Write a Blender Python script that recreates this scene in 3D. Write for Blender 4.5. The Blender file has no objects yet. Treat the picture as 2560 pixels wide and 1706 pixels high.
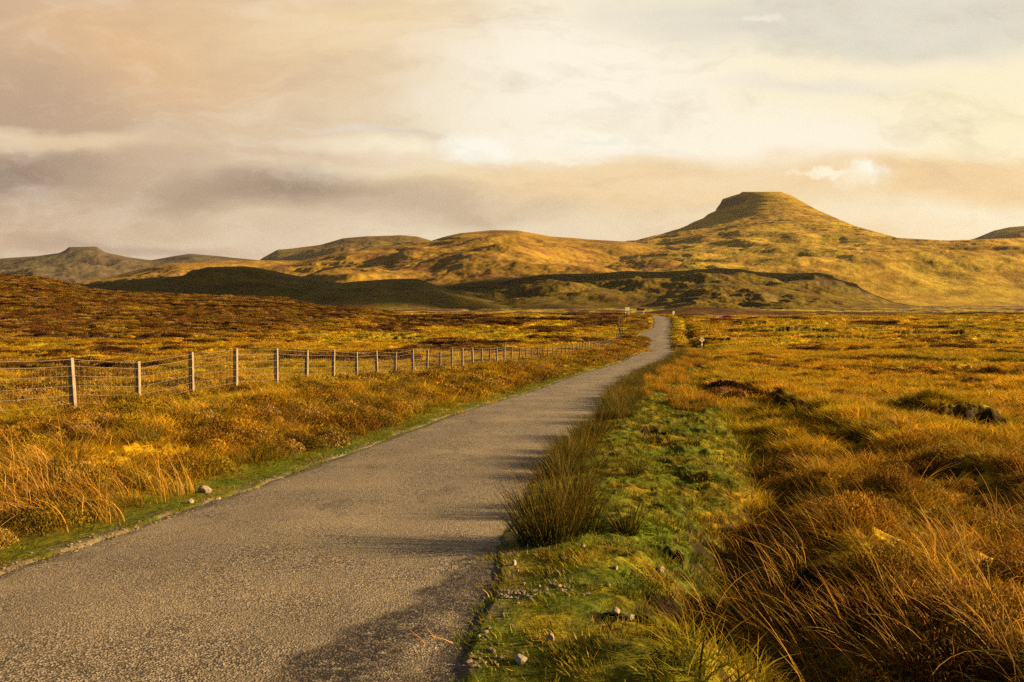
import bpy, bmesh, math, random
import numpy as np
from mathutils import Vector, Matrix

# ------------------------------------------------------------------ camera
sc = bpy.context.scene
EYE = 1.65
F = 2133.33            # focal length in photo pixels (30 mm on 36 mm, 2560 wide)
PITCH = math.atan((853 - 762) / F)
cam_d = bpy.data.cameras.new('camera'); cam = bpy.data.objects.new('camera', cam_d)
sc.collection.objects.link(cam); sc.camera = cam
cam_d.lens = 30; cam_d.sensor_width = 36; cam_d.clip_start = 0.1; cam_d.clip_end = 40000
cam.location = (0, 0, EYE); cam.rotation_euler = (math.pi / 2 - PITCH, 0, 0)

sc.view_settings.view_transform = 'Standard'; sc.view_settings.look = 'None'
sc.view_settings.exposure = 1.38; sc.view_settings.gamma = 1
EXPO = 2 ** 1.38
sc.render.engine = 'CYCLES'
sc.cycles.max_bounces = 5; sc.cycles.diffuse_bounces = 2; sc.cycles.transmission_bounces = 3
sc.cycles.volume_bounces = 0; sc.cycles.transparent_max_bounces = 6
sc.cycles.use_denoising = False

# ------------------------------------------------------------------ sun + sky
SUN_EL, SUN_AZ = math.radians(16.5), math.radians(88)     # azimuth measured from +Y towards +X
sd = bpy.data.lights.new('sun', 'SUN'); so = bpy.data.objects.new('sun', sd); sc.collection.objects.link(so)
sd.energy = 5.0; sd.angle = math.radians(0.5); sd.color = (1.0, 0.71, 0.34)
sdir = Vector((math.cos(SUN_EL) * math.sin(SUN_AZ), math.cos(SUN_EL) * math.cos(SUN_AZ), math.sin(SUN_EL)))
so.rotation_euler = sdir.to_track_quat('Z', 'Y').to_euler()

def s2l(c):
    out = []
    for v in c:
        v /= 255
        out.append(v / 12.92 if v <= .04045 else ((v + .055) / 1.055) ** 2.4)
    return out

class NT:
    def __init__(s, tree): s.t = tree; s.n = tree.nodes; s.l = tree.links
    def new(s, typ, **kw):
        n = s.n.new(typ)
        for k, v in kw.items(): setattr(n, k, v)
        return n
    def put(s, sock, v):
        if v is None: return
        if isinstance(v, bpy.types.NodeSocket): s.l.new(v, sock)
        else:
            if hasattr(sock.default_value, '__len__') and len(sock.default_value) == 4 and len(v) == 3: v = (*v, 1)
            sock.default_value = v
    def math(s, op, a, b=None, c=None, clamp=False):
        n = s.new('ShaderNodeMath', operation=op, use_clamp=clamp)
        for i, v in enumerate((a, b, c)):
            s.put(n.inputs[i], v)
        return n.outputs[0]
    def vmath(s, op, a, b=None):
        n = s.new('ShaderNodeVectorMath', operation=op); s.put(n.inputs[0], a); s.put(n.inputs[1], b)
        return n.outputs['Value'] if op in ('LENGTH', 'DOT_PRODUCT') else n.outputs[0]
    def mix(s, f, a, b, blend='MIX'):
        n = s.new('ShaderNodeMix', data_type='RGBA', blend_type=blend)
        s.put(n.inputs[0], f); s.put(n.inputs[6], a); s.put(n.inputs[7], b)
        return n.outputs[2]
    def noise(s, vec, scale, detail=4, rough=.5, dist=0.0, color=False):
        n = s.new('ShaderNodeTexNoise'); s.put(n.inputs['Vector'], vec)
        n.inputs['Scale'].default_value = scale; n.inputs['Detail'].default_value = detail
        n.inputs['Roughness'].default_value = rough; n.inputs['Distortion'].default_value = dist
        return n.outputs[1] if color else n.outputs[0]
    def rng(s, v, a, b, c=0.0, d=1.0, smooth=True):
        n = s.new('ShaderNodeMapRange', interpolation_type='SMOOTHSTEP' if smooth else 'LINEAR')
        for i, q in enumerate((v, a, b, c, d)): s.put(n.inputs[i], q)
        return n.outputs[0]

world = bpy.data.worlds.new('World'); sc.world = world; world.use_nodes = True
def build_world():
    t = NT(world.node_tree); t.n.clear()
    tc = t.new('ShaderNodeTexCoord'); sep = t.new('ShaderNodeSeparateXYZ'); t.l.new(tc.outputs['Generated'], sep.inputs[0])
    X, Y, Z = sep.outputs
    ya = t.math('MAXIMUM', t.math('ABSOLUTE', Y), .08)
    u0 = t.math('DIVIDE', X, ya); v0 = t.math('DIVIDE', Z, ya)
    cb = t.new('ShaderNodeCombineXYZ'); t.l.new(u0, cb.inputs[0]); t.l.new(v0, cb.inputs[1]); P0 = cb.outputs[0]
    # domain warp, stretched sideways
    st = t.vmath('MULTIPLY', P0, (1.0, 2.6, 1))
    w = t.noise(st, 3.2, 4, .52, 0, True)
    w = t.vmath('MULTIPLY', t.vmath('SUBTRACT', w, (.5, .5, .5)), (.28, .11, 0))
    P = t.vmath('ADD', P0, w)
    w2 = t.noise(t.vmath('MULTIPLY', P0, (1, 1.6, 1)), 13, 5, .6, 0, True)
    Pf = t.vmath('ADD', P, t.vmath('MULTIPLY', t.vmath('SUBTRACT', w2, (.5, .5, .5)), (.035, .024, 0)))
    w3 = t.noise(P0, 34, 5, .62, 0, True); Pr = t.vmath('ADD', P0, t.vmath('MULTIPLY', t.vmath('SUBTRACT', w3, (.5, .5, .5)), (.05, .035, 0)))
    def blob(col, px, py, a, b, rgb, k=1.0, fine=False, soft=1.0):
        q = t.vmath('MULTIPLY', t.vmath('SUBTRACT', Pr if fine == 2 else Pf if fine else P, ((px - 1280) / F, (762 - py) / F, 0)), (F / a, F / b, 0))
        m = t.rng(t.vmath('LENGTH', q), 1.0, 1.0 - soft, 0.0, k)
        return t.mix(m, col, s2l(rgb))
    sky = t.new('ShaderNodeTexSky'); sky.sky_type = 'NISHITA'; sky.sun_disc = False
    sky.sun_elevation = SUN_EL; sky.sun_rotation = SUN_AZ
    base = t.mix(1.0, sky.outputs[0], (.09, .09, .09), 'MULTIPLY')
    # clouds cover nearly everything: left-right and vertical tone of the deck
    gx = t.rng(u0, -.62, .25); c = t.mix(gx, s2l((200, 172, 146)), s2l((252, 240, 208)))
    c = blob(c, 350, 130, 900, 330, (228, 190, 146), 1.0)
    c = blob(c, 900, 60, 500, 240, (240, 212, 168), .9)
    c = blob(c, 40, 300, 520, 300, (188, 160, 136), .95)
    c = blob(c, 1450, 200, 620, 330, (255, 246, 228), .95)
    c = blob(c, 1900, 360, 900, 150, (255, 246, 226), .9)
    c = blob(c, 2500, 330, 560, 260, (255, 242, 200), .8)
    c = blob(c, 2150, 40, 820, 130, (226, 219, 202), 1.0, soft=.55)
    c = blob(c, 2050, 205, 420, 34, (232, 224, 212), .6, True)
    c = blob(c, 1250, 430, 560, 90, (240, 222, 188), .7)
    c = blob(c, 180, 372, 330, 44, (232, 206, 172), .9, True, .8)
    c = blob(c, 640, 395, 520, 42, (216, 186, 158), .6, True)
    # low bands
    c = blob(c, 900, 322, 330, 12, (222, 214, 202), .7, True)
    c = blob(c, 1000, 365, 430, 45, (253, 240, 212), .85, True)
    c = blob(c, 1235, 378, 150, 62, (255, 249, 234), .95, True, .7)
    c = blob(c, 1480, 360, 180, 46, (255, 247, 228), .9, True, .7)
    c = blob(c, 40, 455, 330, 95, (150, 131, 116), 1.0, True)
    c = blob(c, 300, 520, 520, 80, (198, 174, 148), .8)
    c = blob(c, 720, 490, 580, 76, (160, 140, 120), 1.0, True, .95)
    c = blob(c, 1200, 530, 620, 85, (188, 164, 140), .85)
    c = blob(c, 1700, 470, 900, 105, (242, 211, 164), .9, soft=.6)
    c = blob(c, 2450, 450, 620, 90, (243, 209, 158), .9, soft=.6)
    c = blob(c, 1900, 600, 900, 110, (242, 212, 168), .9)
    c = blob(c, 1400, 590, 520, 48, (228, 210, 182), .7)
    c = blob(c, 350, 610, 520, 34, (172, 152, 138), .7, True)
    c = blob(c, 700, 596, 600, 24, (224, 206, 180), .8, True)
    c = blob(c, 450, 650, 800, 30, (214, 198, 176), .9, True)
    # little bright cloud
    c = blob(c, 1180, 375, 110, 42, (255, 250, 236), .95, 2, .7)
    c = blob(c, 1500, 362, 100, 34, (255, 250, 232), .85, 2, .8)
    c = blob(c, 1330, 405, 260, 13, (255, 246, 222), .8, 2, .9)
    c = blob(c, 2150, 440, 122, 42, (255, 244, 214), .85, 2, 1.0)
    c = blob(c, 2165, 425, 70, 30, (255, 252, 236), .9, 2, 1.0)
    c = blob(c, 2060, 436, 60, 17, (255, 244, 214), 1.0, 2, .6)
    c = blob(c, 1985, 440, 60, 13, (252, 232, 194), .8, 2, .8)
    c = blob(c, 1905, 55, 66, 13, (246, 238, 224), .9, 2, .8)
    # wisps
    wv = t.noise(t.vmath('MULTIPLY', Pf, (1.6, 5.5, 1)), 3.0, 6, .62)
    wv2 = t.noise(t.vmath('MULTIPLY', Pf, (3, 7, 1)), 5.0, 6, .66); wv = t.math('ADD', t.math('MULTIPLY', wv, .6), t.math('MULTIPLY', wv2, .4))
    k = t.rng(wv, .34, .66, -1, 1, False)
    c = t.mix(t.math('MULTIPLY', t.math('MAXIMUM', k, 0), .26), c, s2l((255, 244, 226)))
    c = t.mix(t.math('MULTIPLY', t.math('MAXIMUM', t.math('MULTIPLY', k, -1), 0), .26), c, s2l((176, 152, 136)))
    hole = t.rng(t.noise(t.vmath('MULTIPLY', Pf, (1, 4, 1)), 2.3, 5, .6), .62, .74, 0, .12)
    c = t.mix(hole, c, base)
    c = t.mix(1.0, c, (1 / EXPO,) * 3, 'MULTIPLY')
    # unseen sky overhead and behind the viewer, darkened to cut the fill light
    front = t.math('MULTIPLY', t.rng(Y, .25, .75), t.rng(Z, .62, .36))
    dark = t.mix(.85, base, t.mix(t.noise(tc.outputs['Generated'], 3, 5, .6), (.012, .011, .012), (.036, .031, .030)))
    c = t.mix(front, dark, c)
    bg = t.new('ShaderNodeBackground'); t.l.new(c, bg.inputs[0]); bg.inputs[1].default_value = 1.0
    out = t.new('ShaderNodeOutputWorld'); t.l.new(bg.outputs[0], out.inputs[0])
build_world()

# ------------------------------------------------------------------ helpers
COL = sc.collection
def tag(o, label=None, cat=None, group=None, kind=None):
    if label: o['label'] = label
    if cat: o['category'] = cat
    if group: o['group'] = group
    if kind: o['kind'] = kind
    return o

def mesh_np(name, verts, faces, mat=None, smooth=True, parent=None, link=True):
    verts = np.asarray(verts, np.float32); faces = np.asarray(faces, np.int32)
    me = bpy.data.meshes.new(name)
    k = faces.shape[1]; n = faces.shape[0]
    me.vertices.add(len(verts)); me.vertices.foreach_set('co', verts.ravel())
    me.loops.add(n * k); me.loops.foreach_set('vertex_index', faces.ravel())
    me.polygons.add(n)
    me.polygons.foreach_set('loop_start', np.arange(0, n * k, k, dtype=np.int32))
    me.polygons.foreach_set('loop_total', np.full(n, k, np.int32))
    me.polygons.foreach_set('use_smooth', np.full(n, smooth, bool))
    me.update(calc_edges=True)
    if mat: me.materials.append(mat)
    o = bpy.data.objects.new(name, me)
    if link: COL.objects.link(o)
    if parent: o.parent = parent
    return o

def set_col(me, name, rgb):
    a = me.attributes.new(name, 'FLOAT_COLOR', 'POINT')
    c = np.ones((len(me.vertices), 4), np.float32); c[:, :3] = rgb
    a.data.foreach_set('color', c.ravel())

def bm_obj(name, bm, mat, parent=None, smooth=False):
    me = bpy.data.meshes.new(name); bm.to_mesh(me); bm.free()
    for p in me.polygons: p.use_smooth = smooth
    if mat: me.materials.append(mat)
    o = bpy.data.objects.new(name, me); COL.objects.link(o)
    if parent: o.parent = parent
    return o

def add_box(bm, c, s, rot=None, bevel=0):
    r = bmesh.ops.create_cube(bm, size=1)
    M = Matrix.Translation(c) @ (rot or Matrix.Identity(4)) @ Matrix.Diagonal((*s, 1))
    bmesh.ops.transform(bm, matrix=M, verts=r['verts'])
    if bevel:
        es = list({e for v in r['verts'] for e in v.link_edges})
        bmesh.ops.bevel(bm, geom=es, offset=bevel, segments=2, affect='EDGES', profile=.7)

def tube_np(pts, r, k=5):
    pts = np.asarray(pts, float); n = len(pts)
    tan = np.gradient(pts, axis=0); tan /= np.linalg.norm(tan, axis=1)[:, None] + 1e-9
    up = np.where(np.abs(tan[:, 2:3]) > .9, [[1., 0, 0]], [[0, 0, 1.]])
    a = np.cross(tan, up); a /= np.linalg.norm(a, axis=1)[:, None]; b = np.cross(tan, a)
    rr = np.broadcast_to(np.asarray(r, float), (n,))
    V = []
    for j in range(k):
        th = 2 * math.pi * j / k
        V.append(pts + (a * math.cos(th) + b * math.sin(th)) * rr[:, None])
    V = np.stack(V, 1).reshape(-1, 3)
    i = np.arange(n - 1)[:, None]; j = np.arange(k)[None]
    Fq = np.stack([i * k + j, i * k + (j + 1) % k, (i + 1) * k + (j + 1) % k, (i + 1) * k + j], -1).reshape(-1, 4)
    return V, Fq

# -- noise
def _h(ix, iy, seed):
    h = (ix.astype(np.int64) * 374761393 + iy.astype(np.int64) * 668265263 + seed * 974711) & 0xffffffff
    h = ((h ^ (h >> 13)) * 1274126177) & 0xffffffff
    return ((h ^ (h >> 16)) & 0xffff).astype(np.float32) * (2 * math.pi / 65536)
def perlin(x, y, seed=0):
    x = np.asarray(x, np.float64); y = np.asarray(y, np.float64)
    xi = np.floor(x); yi = np.floor(y); fx = (x - xi).astype(np.float32); fy = (y - yi).astype(np.float32)
    xi = xi.astype(np.int64); yi = yi.astype(np.int64)
    u = fx * fx * fx * (fx * (fx * 6 - 15) + 10); v = fy * fy * fy * (fy * (fy * 6 - 15) + 10)
    def g(dx, dy):
        a = _h(xi + dx, yi + dy, seed); return np.cos(a) * (fx - dx) + np.sin(a) * (fy - dy)
    a = g(0, 0); b = g(1, 0); c = g(0, 1); d = g(1, 1)
    return ((a + (b - a) * u) * (1 - v) + (c + (d - c) * u) * v) * 1.5
def fbm(x, y, o=4, seed=0, gain=.5, lac=2.03):
    s = 0; a = 1; n = 0
    for i in range(o):
        s = s + a * perlin(x, y, seed + i * 17); n += a; a *= gain; x = x * lac + 5.2; y = y * lac - 3.1
    return s / n
def billow(x, y, o=3, seed=0):
    s = 0; a = 1; n = 0
    for i in range(o):
        s = s + a * (np.abs(perlin(x, y, seed + i * 13)) * 2 - .5); n += a; a *= .5; x = x * 2.1 + 1.7; y = y * 2.1 + 9.2
    return s / n
def ss(a, b, x):
    t = np.clip((x - a) / (b - a), 0, 1); return t * t * (3 - 2 * t)
def lerp(a, b, t): return a + (b - a) * t

def unproj(px, py, Y):
    u = (px - 1280) / F; v = (853 - py) / F; cp, sp = math.cos(PITCH), math.sin(PITCH)
    k = Y / (cp + v * sp)
    return u * k, Y, (-sp + v * cp) * k

# ------------------------------------------------------------------ the lie of the land (z relative to the eye)
def smooth_curve(Ys, Vs, w):
    g = np.arange(-60, 460, .5); v = np.interp(g, Ys, Vs)
    for _ in range(3):
        acc = np.cumsum(np.concatenate([[0], np.pad(v, w, mode='edge')])); v = (acc[2 * w + 1:] - acc[:-(2 * w + 1)]) / (2 * w + 1)
    return g, v
RY  = [-60, 0, 3, 4.3, 6.3, 8.4, 10.3, 13.6, 18.4, 22.3, 28, 36, 46.5, 56, 70, 84, 96, 110, 125, 150, 169, 185, 196, 205, 215, 225, 240, 300, 400, 460]
RL  = [-8, -4.2, -4.0, -3.95, -3.78, -3.74, -3.55, -3.1, -2.12, -1.42, -.55, .85, 2.7, 4.8, 9.2, 12.84, 15.6, 18.2, 20.0, 24.3, 28.0, 31.0, 32.6, 33.2, 33.5, 33.0, 30, 15, -20, -40]
RR  = [-3, -.6, -.35, -.28, -.19, -.12, .06, .45, 1.45, 2.2, 3.05, 4.3, 6.3, 8.6, 12.9, 16.4, 19.0, 21.6, 23.4, 27.9, 31.5, 34.4, 36.0, 36.6, 36.9, 36.4, 33.4, 18.4, -16.6, -36]
RZ  = [-1.5, -1.62, -1.74, -1.82, -2.0, -2.25, -2.38, -2.6, -2.72, -2.86, -3.2, -3.68, -4.18, -4.46, -4.66, -4.62, -5.4, -6.3, -6.6, -5.85, -4.95, -3.75, -3.05, -2.86, -2.84, -3.3, -4.5, -5.2, -5.3, -5.3]
gL, vL = smooth_curve(RY, RL, 2); _, vR = smooth_curve(RY, RR, 2); _, vZ = smooth_curve(RY, RZ, 3)
# the lay-by on the left at the far slope
bay = np.interp(gL, [0, 148, 152, 158, 168, 172, 500], [0, 0, 1.2, 3.0, .8, 0, 0]); vL = vL - bay
def road(Y): return np.interp(Y, gL, vL), np.interp(Y, gL, vR), np.interp(Y, gL, vZ)
def fenceX(Y): return np.interp(Y, [-60, 110, 135, 165, 200, 235, 300], [-27.4, 12.5, 17.2, 21.6, 25, 25.5, 8])
def fenceZ(Y): return np.interp(Y, [-20, 10, 17.7, 22, 30, 40, 50, 60, 72, 85, 98, 110, 135, 165, 200, 230, 260, 500], [-1.5, -2.05, -2.3, -2.45, -2.85, -3.3, -3.62, -4.1, -4.6, -4.85, -5.2, -5.55, -5.9, -4.8, -3.0, -3.2, -4.5, -4.5])
def moorL(Y): return np.interp(Y, [-50, 5, 20, 40, 60, 90, 130, 160, 205, 260, 400, 600, 1000, 1500, 9000], [-1.3, -2.2, -2.8, -3.7, -4.4, -5.1, -5.7, -5.1, -3.4, -3.4, -4.6, -4.2, -3, -2, -2])
def moorR(Y): return np.interp(Y, [-50, 4, 6, 10, 20, 30, 50, 84, 110, 130, 150, 170, 203, 216, 235, 300, 420, 600, 1000, 1500, 9000], [-1.5, -2.1, -2.35, -2.75, -3.25, -3.65, -4.3, -4.95, -5.6, -5.85, -5.4, -4.6, -3.1, -3.25, -4.6, -5.2, -5.0, -4.4, -3.2, -2.2, -2])
LEFT_HILL = ([-2500, -900, -300, 0, 65, 141, 218, 326, 435, 600, 707, 783, 925, 1100], [640, 660, 685, 693, 696, 705, 725, 734, 740, 745, 751, 766, 776, 800])
def ditch_off(Y): return np.interp(Y, [-20, 3, 5, 7, 9, 12, 20, 40, 90, 200], [1.6, 1.9, 1.75, 2.0, 2.9, 3.6, 4.0, 4.2, 3.8, 3.6])

SCARP = None; HOLES = []
def segdist(x, y, pl):
    best = np.full(x.shape, 1e9); side = np.zeros(x.shape)
    for (x0, y0), (x1, y1) in zip(pl[:-1], pl[1:]):
        dx, dy = x1 - x0, y1 - y0; L = dx * dx + dy * dy
        t = np.clip(((x - x0) * dx + (y - y0) * dy) / L, 0, 1)
        ex, ey = x - x0 - t * dx, y - y0 - t * dy; d = np.hypot(ex, ey)
        s = np.sign(dx * ey - dy * ex); m = d < best; best = np.where(m, d, best); side = np.where(m, s, side)
    return best, side

def land(x, y, detail=True):
    """height relative to the eye and masks"""
    x = np.asarray(x, float); y = np.asarray(y, float); shp = x.shape; x = x.ravel(); y = y.ravel()
    L, R, zr = road(y); Fx = fenceX(y); Fz = fenceZ(y)
    dl = L - x; dr = x - R
    jit = (perlin(x / .5, y / .5, 3) * .07 + perlin(x / 2.1, y / 2.1, 4) * .12) * np.clip(35 / np.maximum(y, 1), .1, 1)
    # left
    w = np.maximum(L - Fx, 1.5); t = dl / w
    zm = moorL(y)
    px = 1280 + F * x / np.maximum(y, 20)
    hc = -(np.interp(px, *LEFT_HILL) - 762) * 300 / F
    hill = np.maximum(hc + 3.4, 0) * ss(70, 300, y) * (1 - ss(310, 620, y))
    zm = zm + hill
    zl = lerp(zr, Fz, ss(.1, .95, t)); zl = lerp(zl, zm, ss(0, 7, Fx - x))
    bank = np.exp(-((t - .45) / .22) ** 2) * ss(4, 9, y) * .26 * (1 - ss(90, 120, y))
    bank += np.exp(-((dl - 2.2) / .9) ** 2) * .22 * ss(3, 7, y) * (1 - ss(14, 24, y))
    zl = zl + bank
    # right
    od = ditch_off(y) + perlin(x * 0, y / 2.7, 8) * .35
    zmr = moorR(y) - .85 * np.exp(-((x - 54) / 11) ** 2 - ((y - 212) / 20) ** 2)
    zrr = lerp(zr, zmr, ss(1.5, 9, dr))
    mound = .13 * np.exp(-((dr - 1.1) / .7) ** 2)
    near = 1 - ss(12, 30, y)
    dd = (dr - od); ditch = np.exp(-(dd / (.55 + .5 * ss(60, 120, y))) ** 2) * (.26 * near + .26 + .5 * ss(100, 130, y)) * (1 - ss(190, 210, y)) * ss(-4, 2, y)
    ditch *= .65 + .55 * np.clip(.5 + perlin(x / 1.9, y / 1.9, 21), 0, 1)
    zrr = zrr + mound - ditch
    z = np.where(dl > 0, zl, np.where(dr > 0, zrr, zr))
    off = np.maximum(dl, dr)                       # >0 outside the tarmac
    fadefar = np.minimum(1, 60 / np.maximum(np.abs(y), 60))
    grown = ss(.15, 1.6, off)
    verge = ss(-.04, .10 + np.clip(y, 0, 200) * .003, off + jit)
    y_far = ss(900, 1500, y)
    if detail:
        h = .075 * billow(x / 1.3, y / 1.3, 2, 31) + .05 * perlin(x / .33, y / .33, 35) + .028 * perlin(x / .13, y / .13, 36)
        z = z + ss(.9, 2.4, off) * (1 - ss(55, 90, y)) * np.where((dr > od), .24, .17) * billow(x / 2.2, y / 2.0, 2, 33)
        turfz = (dr > 0) & (dr < od - .3)
        amp = np.where(dl > 0, lerp(.25, 1.25, ss(.8, 2.0, dl)), np.where(turfz, 1.25, 1.3))
        z = z + h * grown * amp
        z = z + grown * ss(.5, 4, off) * (.16 * fbm(x / 4.3, y / 4.3, 2, 41)) * np.where(dl > 0, 1, 1.2)
        ndamp = 1 - .7 * np.exp(-((y - 205) / 45) ** 2)
        z = z + ndamp * ss(6, 30, off) * (.55 * fbm(x / 26, y / 26, 3, 45)) * (1 - .9 * y_far) * ss(20, 60, y)
        z = z + ndamp * ss(40, 120, off) * (.9 * fbm(x / 90, y / 90, 2, 49)) * ss(140, 300, y) * (1 - y_far)
        # low peat hags far out, short steps facing the viewer
        hg = fbm(x / 22, y / 9, 3, 61)
        z = z + ss(8, 20, off) * ss(35, 60, y) * (1 - ss(500, 900, y)) * .45 * ss(.10, .16, hg)
    # tarmac bed sits under the road sheet; the verge laps over its edge
    z = np.where(off < .6, lerp(zr - .10, np.maximum(z, zr + .012) , verge), z)
    peat = np.zeros_like(z)
    if SCARP is not None:
        for si, (pl, hgt, reach, brk0) in enumerate(SCARP):
            X0 = min(p[0] for p in pl) - reach; X1 = max(p[0] for p in pl) + reach; Y0 = min(p[1] for p in pl) - reach; Y1 = max(p[1] for p in pl) + reach
            ix = np.nonzero((x > X0) & (x < X1) & (y > Y0) & (y < Y1))[0]
            if not len(ix): continue
            xs, ys = x[ix], y[ix]; sc_ = max(1, hgt)
            d, sd0 = segdist(xs + perlin(xs / .8, ys / .8, 71 + si) * .4, ys + perlin(xs / .7, ys / .7, 72 + si) * .4, pl); sd_ = d * sd0
            brk = ss(brk0 - .3, brk0, perlin(xs / 1.9, ys / 1.9, 73 + si)) * ss(reach, reach * .7, d)
            tt = ss(0, 3.0 if len(pl) > 4 else .8, np.minimum(xs - min(p[0] for p in pl) + .4, max(p[0] for p in pl) - xs + .4))
            lift = brk * ss(-.05, .2, sd_) * (1 - ss(reach * .25, reach, sd_)) * tt
            z[ix] += hgt * lift - .3 * hgt * tt * brk * np.exp(-((sd_ + .6) / .6) ** 2)
            peat[ix] = np.maximum(peat[ix], tt * brk * np.exp(-((sd_ - .05) / (.17 if len(pl) > 4 else .22 + ys.mean() * .002)) ** 2))
        for hx, hy, rx, ry, dep in HOLES:
            q = np.hypot((x - hx) / rx, (y - hy) / ry) + perlin(x / (rx * .45), y / (ry * .6), 77) * .28
            z = z - dep * ss(1.0, .72, q); peat = np.maximum(peat, ss(1.12, .95, q))
    return z.reshape(shp), off.reshape(shp), dl.reshape(shp), dr.reshape(shp), (dr - od).reshape(shp), peat.reshape(shp), (Fx - x).reshape(shp), hill.reshape(shp)

def hit(px, py, y0=2.5, y1=400):
    Ys = np.exp(np.linspace(math.log(y0), math.log(y1), 3000))
    X, _, Zr = unproj(px, py, Ys); Zg = land(X, Ys, False)[0]
    i = np.argmax(Zg > Zr); 
    return float(X[i]), float(Ys[i])
_sc = [(1850, 955), (1905, 985), (1965, 1022), (2030, 1062), (2075, 1092), (2110, 1128), (2160, 1172), (2215, 1196)]
_sc = [hit(*p) for p in _sc]
_holes = []
for px, py, rx, ry, dep in [(1560, 1545, .20, .16, .16), (1760, 1640, .5, .5, .22), (1660, 1385, .16, .14, .10),
                            (1752, 925, .5, 3.2, .45), (2215, 1330, .5, .5, .3), (2110, 985, .8, .35, .25), (1985, 1480, .4, .35, .3), (2350, 1420, .5, .45, .3),
                            (1640, 1080, .5, .5, .22), (1790, 1010, .8, 1.0, .3)]:
    hx, hy = hit(px, py); _holes.append((hx, hy, rx, ry, dep))
def _line(px0, px1, py, n=4, wob=0): return [hit(px0 + (px1 - px0) * i / (n - 1), py + wob * math.sin(i * 2.3)) for i in range(n)]
_all = [(_sc, .42, 6.0, -.25), (_line(2345, 2530, 1078, 4), .72, 5, -2), (_line(1763, 1835, 853, 3), .45, 6, -2), (_line(2028, 2135, 849, 3), .5, 6, -.6),
        (_line(1830, 2106, 832, 4, 2), .6, 7, -.5), (_line(2294, 2371, 925, 3), .45, 3, -2), (_line(1850, 1925, 816, 3), .6, 7, -2), (_line(2250, 2420, 838, 4), .6, 7, -.3),
        (_line(560, 700, 880, 3), .35, 4, -.5), (_line(150, 330, 905, 3), .3, 3, -.4), (_line(900, 1040, 850, 3), .5, 6, -.4), (_line(60, 320, 850, 4), .5, 6, -.4)]
SCARP = _all; HOLES = _holes

# albedo palette (linear)
TURF = np.array((.078, .110, .006)); YG = np.array((.38, .29, .010)); GOLD = np.array((.66, .40, .013))
ORNG = np.array((.35, .178, .009)); BRN = np.array((.135, .058, .010)); PEAT = np.array((.014, .008, .005)); HEA = np.array((.048, .022, .008))
STRAW = np.array((.52, .33, .10))
def patches(x, y, off, dl, dr, dd, peat, lf, hill):
    """vegetation masks by place"""
    a = fbm(x / 2.6, y / 4.2, 3, 101); b = fbm(x / 14, y / 20, 3, 111); c = fbm(x / 75, y / 110, 3, 121)
    d = ss(60, 200, y)
    n = a * (1 - d) * .8 + b * 1.15 + c * d * 1.2
    turf = np.where(dl > 0, ss(1.3, .6, dl + a * .7), np.where((dr > 0), ss(.1, -.9, dd + a * .9), 0)) * (off < 8)
    turf = turf * (1 - .75 * ss(45, 90, y))
    heath = ss(.12, .34, n + .10 * (dl > 0) + .10 * ss(200, 320, y) + .38 * ss(330, 450, y) - (.22 - .08 * ss(90, 180, y)) * (dr > 0))
    heath = np.maximum(heath, ss(.1, 1.5, hill) * ss(-.75, -.2, b + c * .6) * .95)
    bankL = (dl > 1.2) & (lf < .4) & (dl < 9)
    heath = np.where(bankL, ss(-.06, .22, fbm(x / 1.5, y / 1.5, 2, 131) + .10 * ss(.65, .3, (dl) / np.maximum(dl + np.maximum(-lf, 0), .1))) * .85, heath)  # bank heather, thickened so its dark colour stands in for shaded hollows
    green = ss(.08, .4, -n + .42 * ((dl > 0) & (y < 70)) * np.exp(-((lf + .7) / 1.1) ** 2) + .10 * (dr > 0))
    heath = np.maximum(heath, (dd > -.2) * (1 - ss(9, 20, y)) * ss(-.05, .35, fbm(x / 1.1, y / 1.3, 2, 133)) * .75)  # extra near-right heather, part of the foreground dimness put into the colour
    return turf, heath, green, n
def veg_color(x, y, m, masks):
    turf, heath, green, n = m; off, dl, dr, dd, peat, lf, hill = masks
    e = fbm(x / .9, y / 1.4, 3, 141)
    turf = turf * (1 - .35 * ss(.1, .4, fbm(x / .5, y / .6, 2, 143)))
    col = lerp(GOLD, ORNG, (ss(-.3, .45, e + n * .6) * (1 - .45 * (dr > 0) * ss(16, 40, y)))[..., None])
    col = lerp(col, YG, np.clip(green * .8 + .45 * ss(.05, .4, fbm(x / 3.1, y / 4.5, 3, 145)), 0, 1)[..., None])
    col = lerp(col, lerp(BRN, HEA, ss(-.2, .3, e)[..., None]), heath[..., None])
    col = lerp(col, lerp(TURF, YG * .42, ss(-.2, .7, e)[..., None]), (turf * .95)[..., None])
    return col

# ------------------------------------------------------------------ materials
def new_mat(name):
    m = bpy.data.materials.new(name); m.use_nodes = True; t = NT(m.node_tree)
    return m, t, t.n['Principled BSDF']

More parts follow.
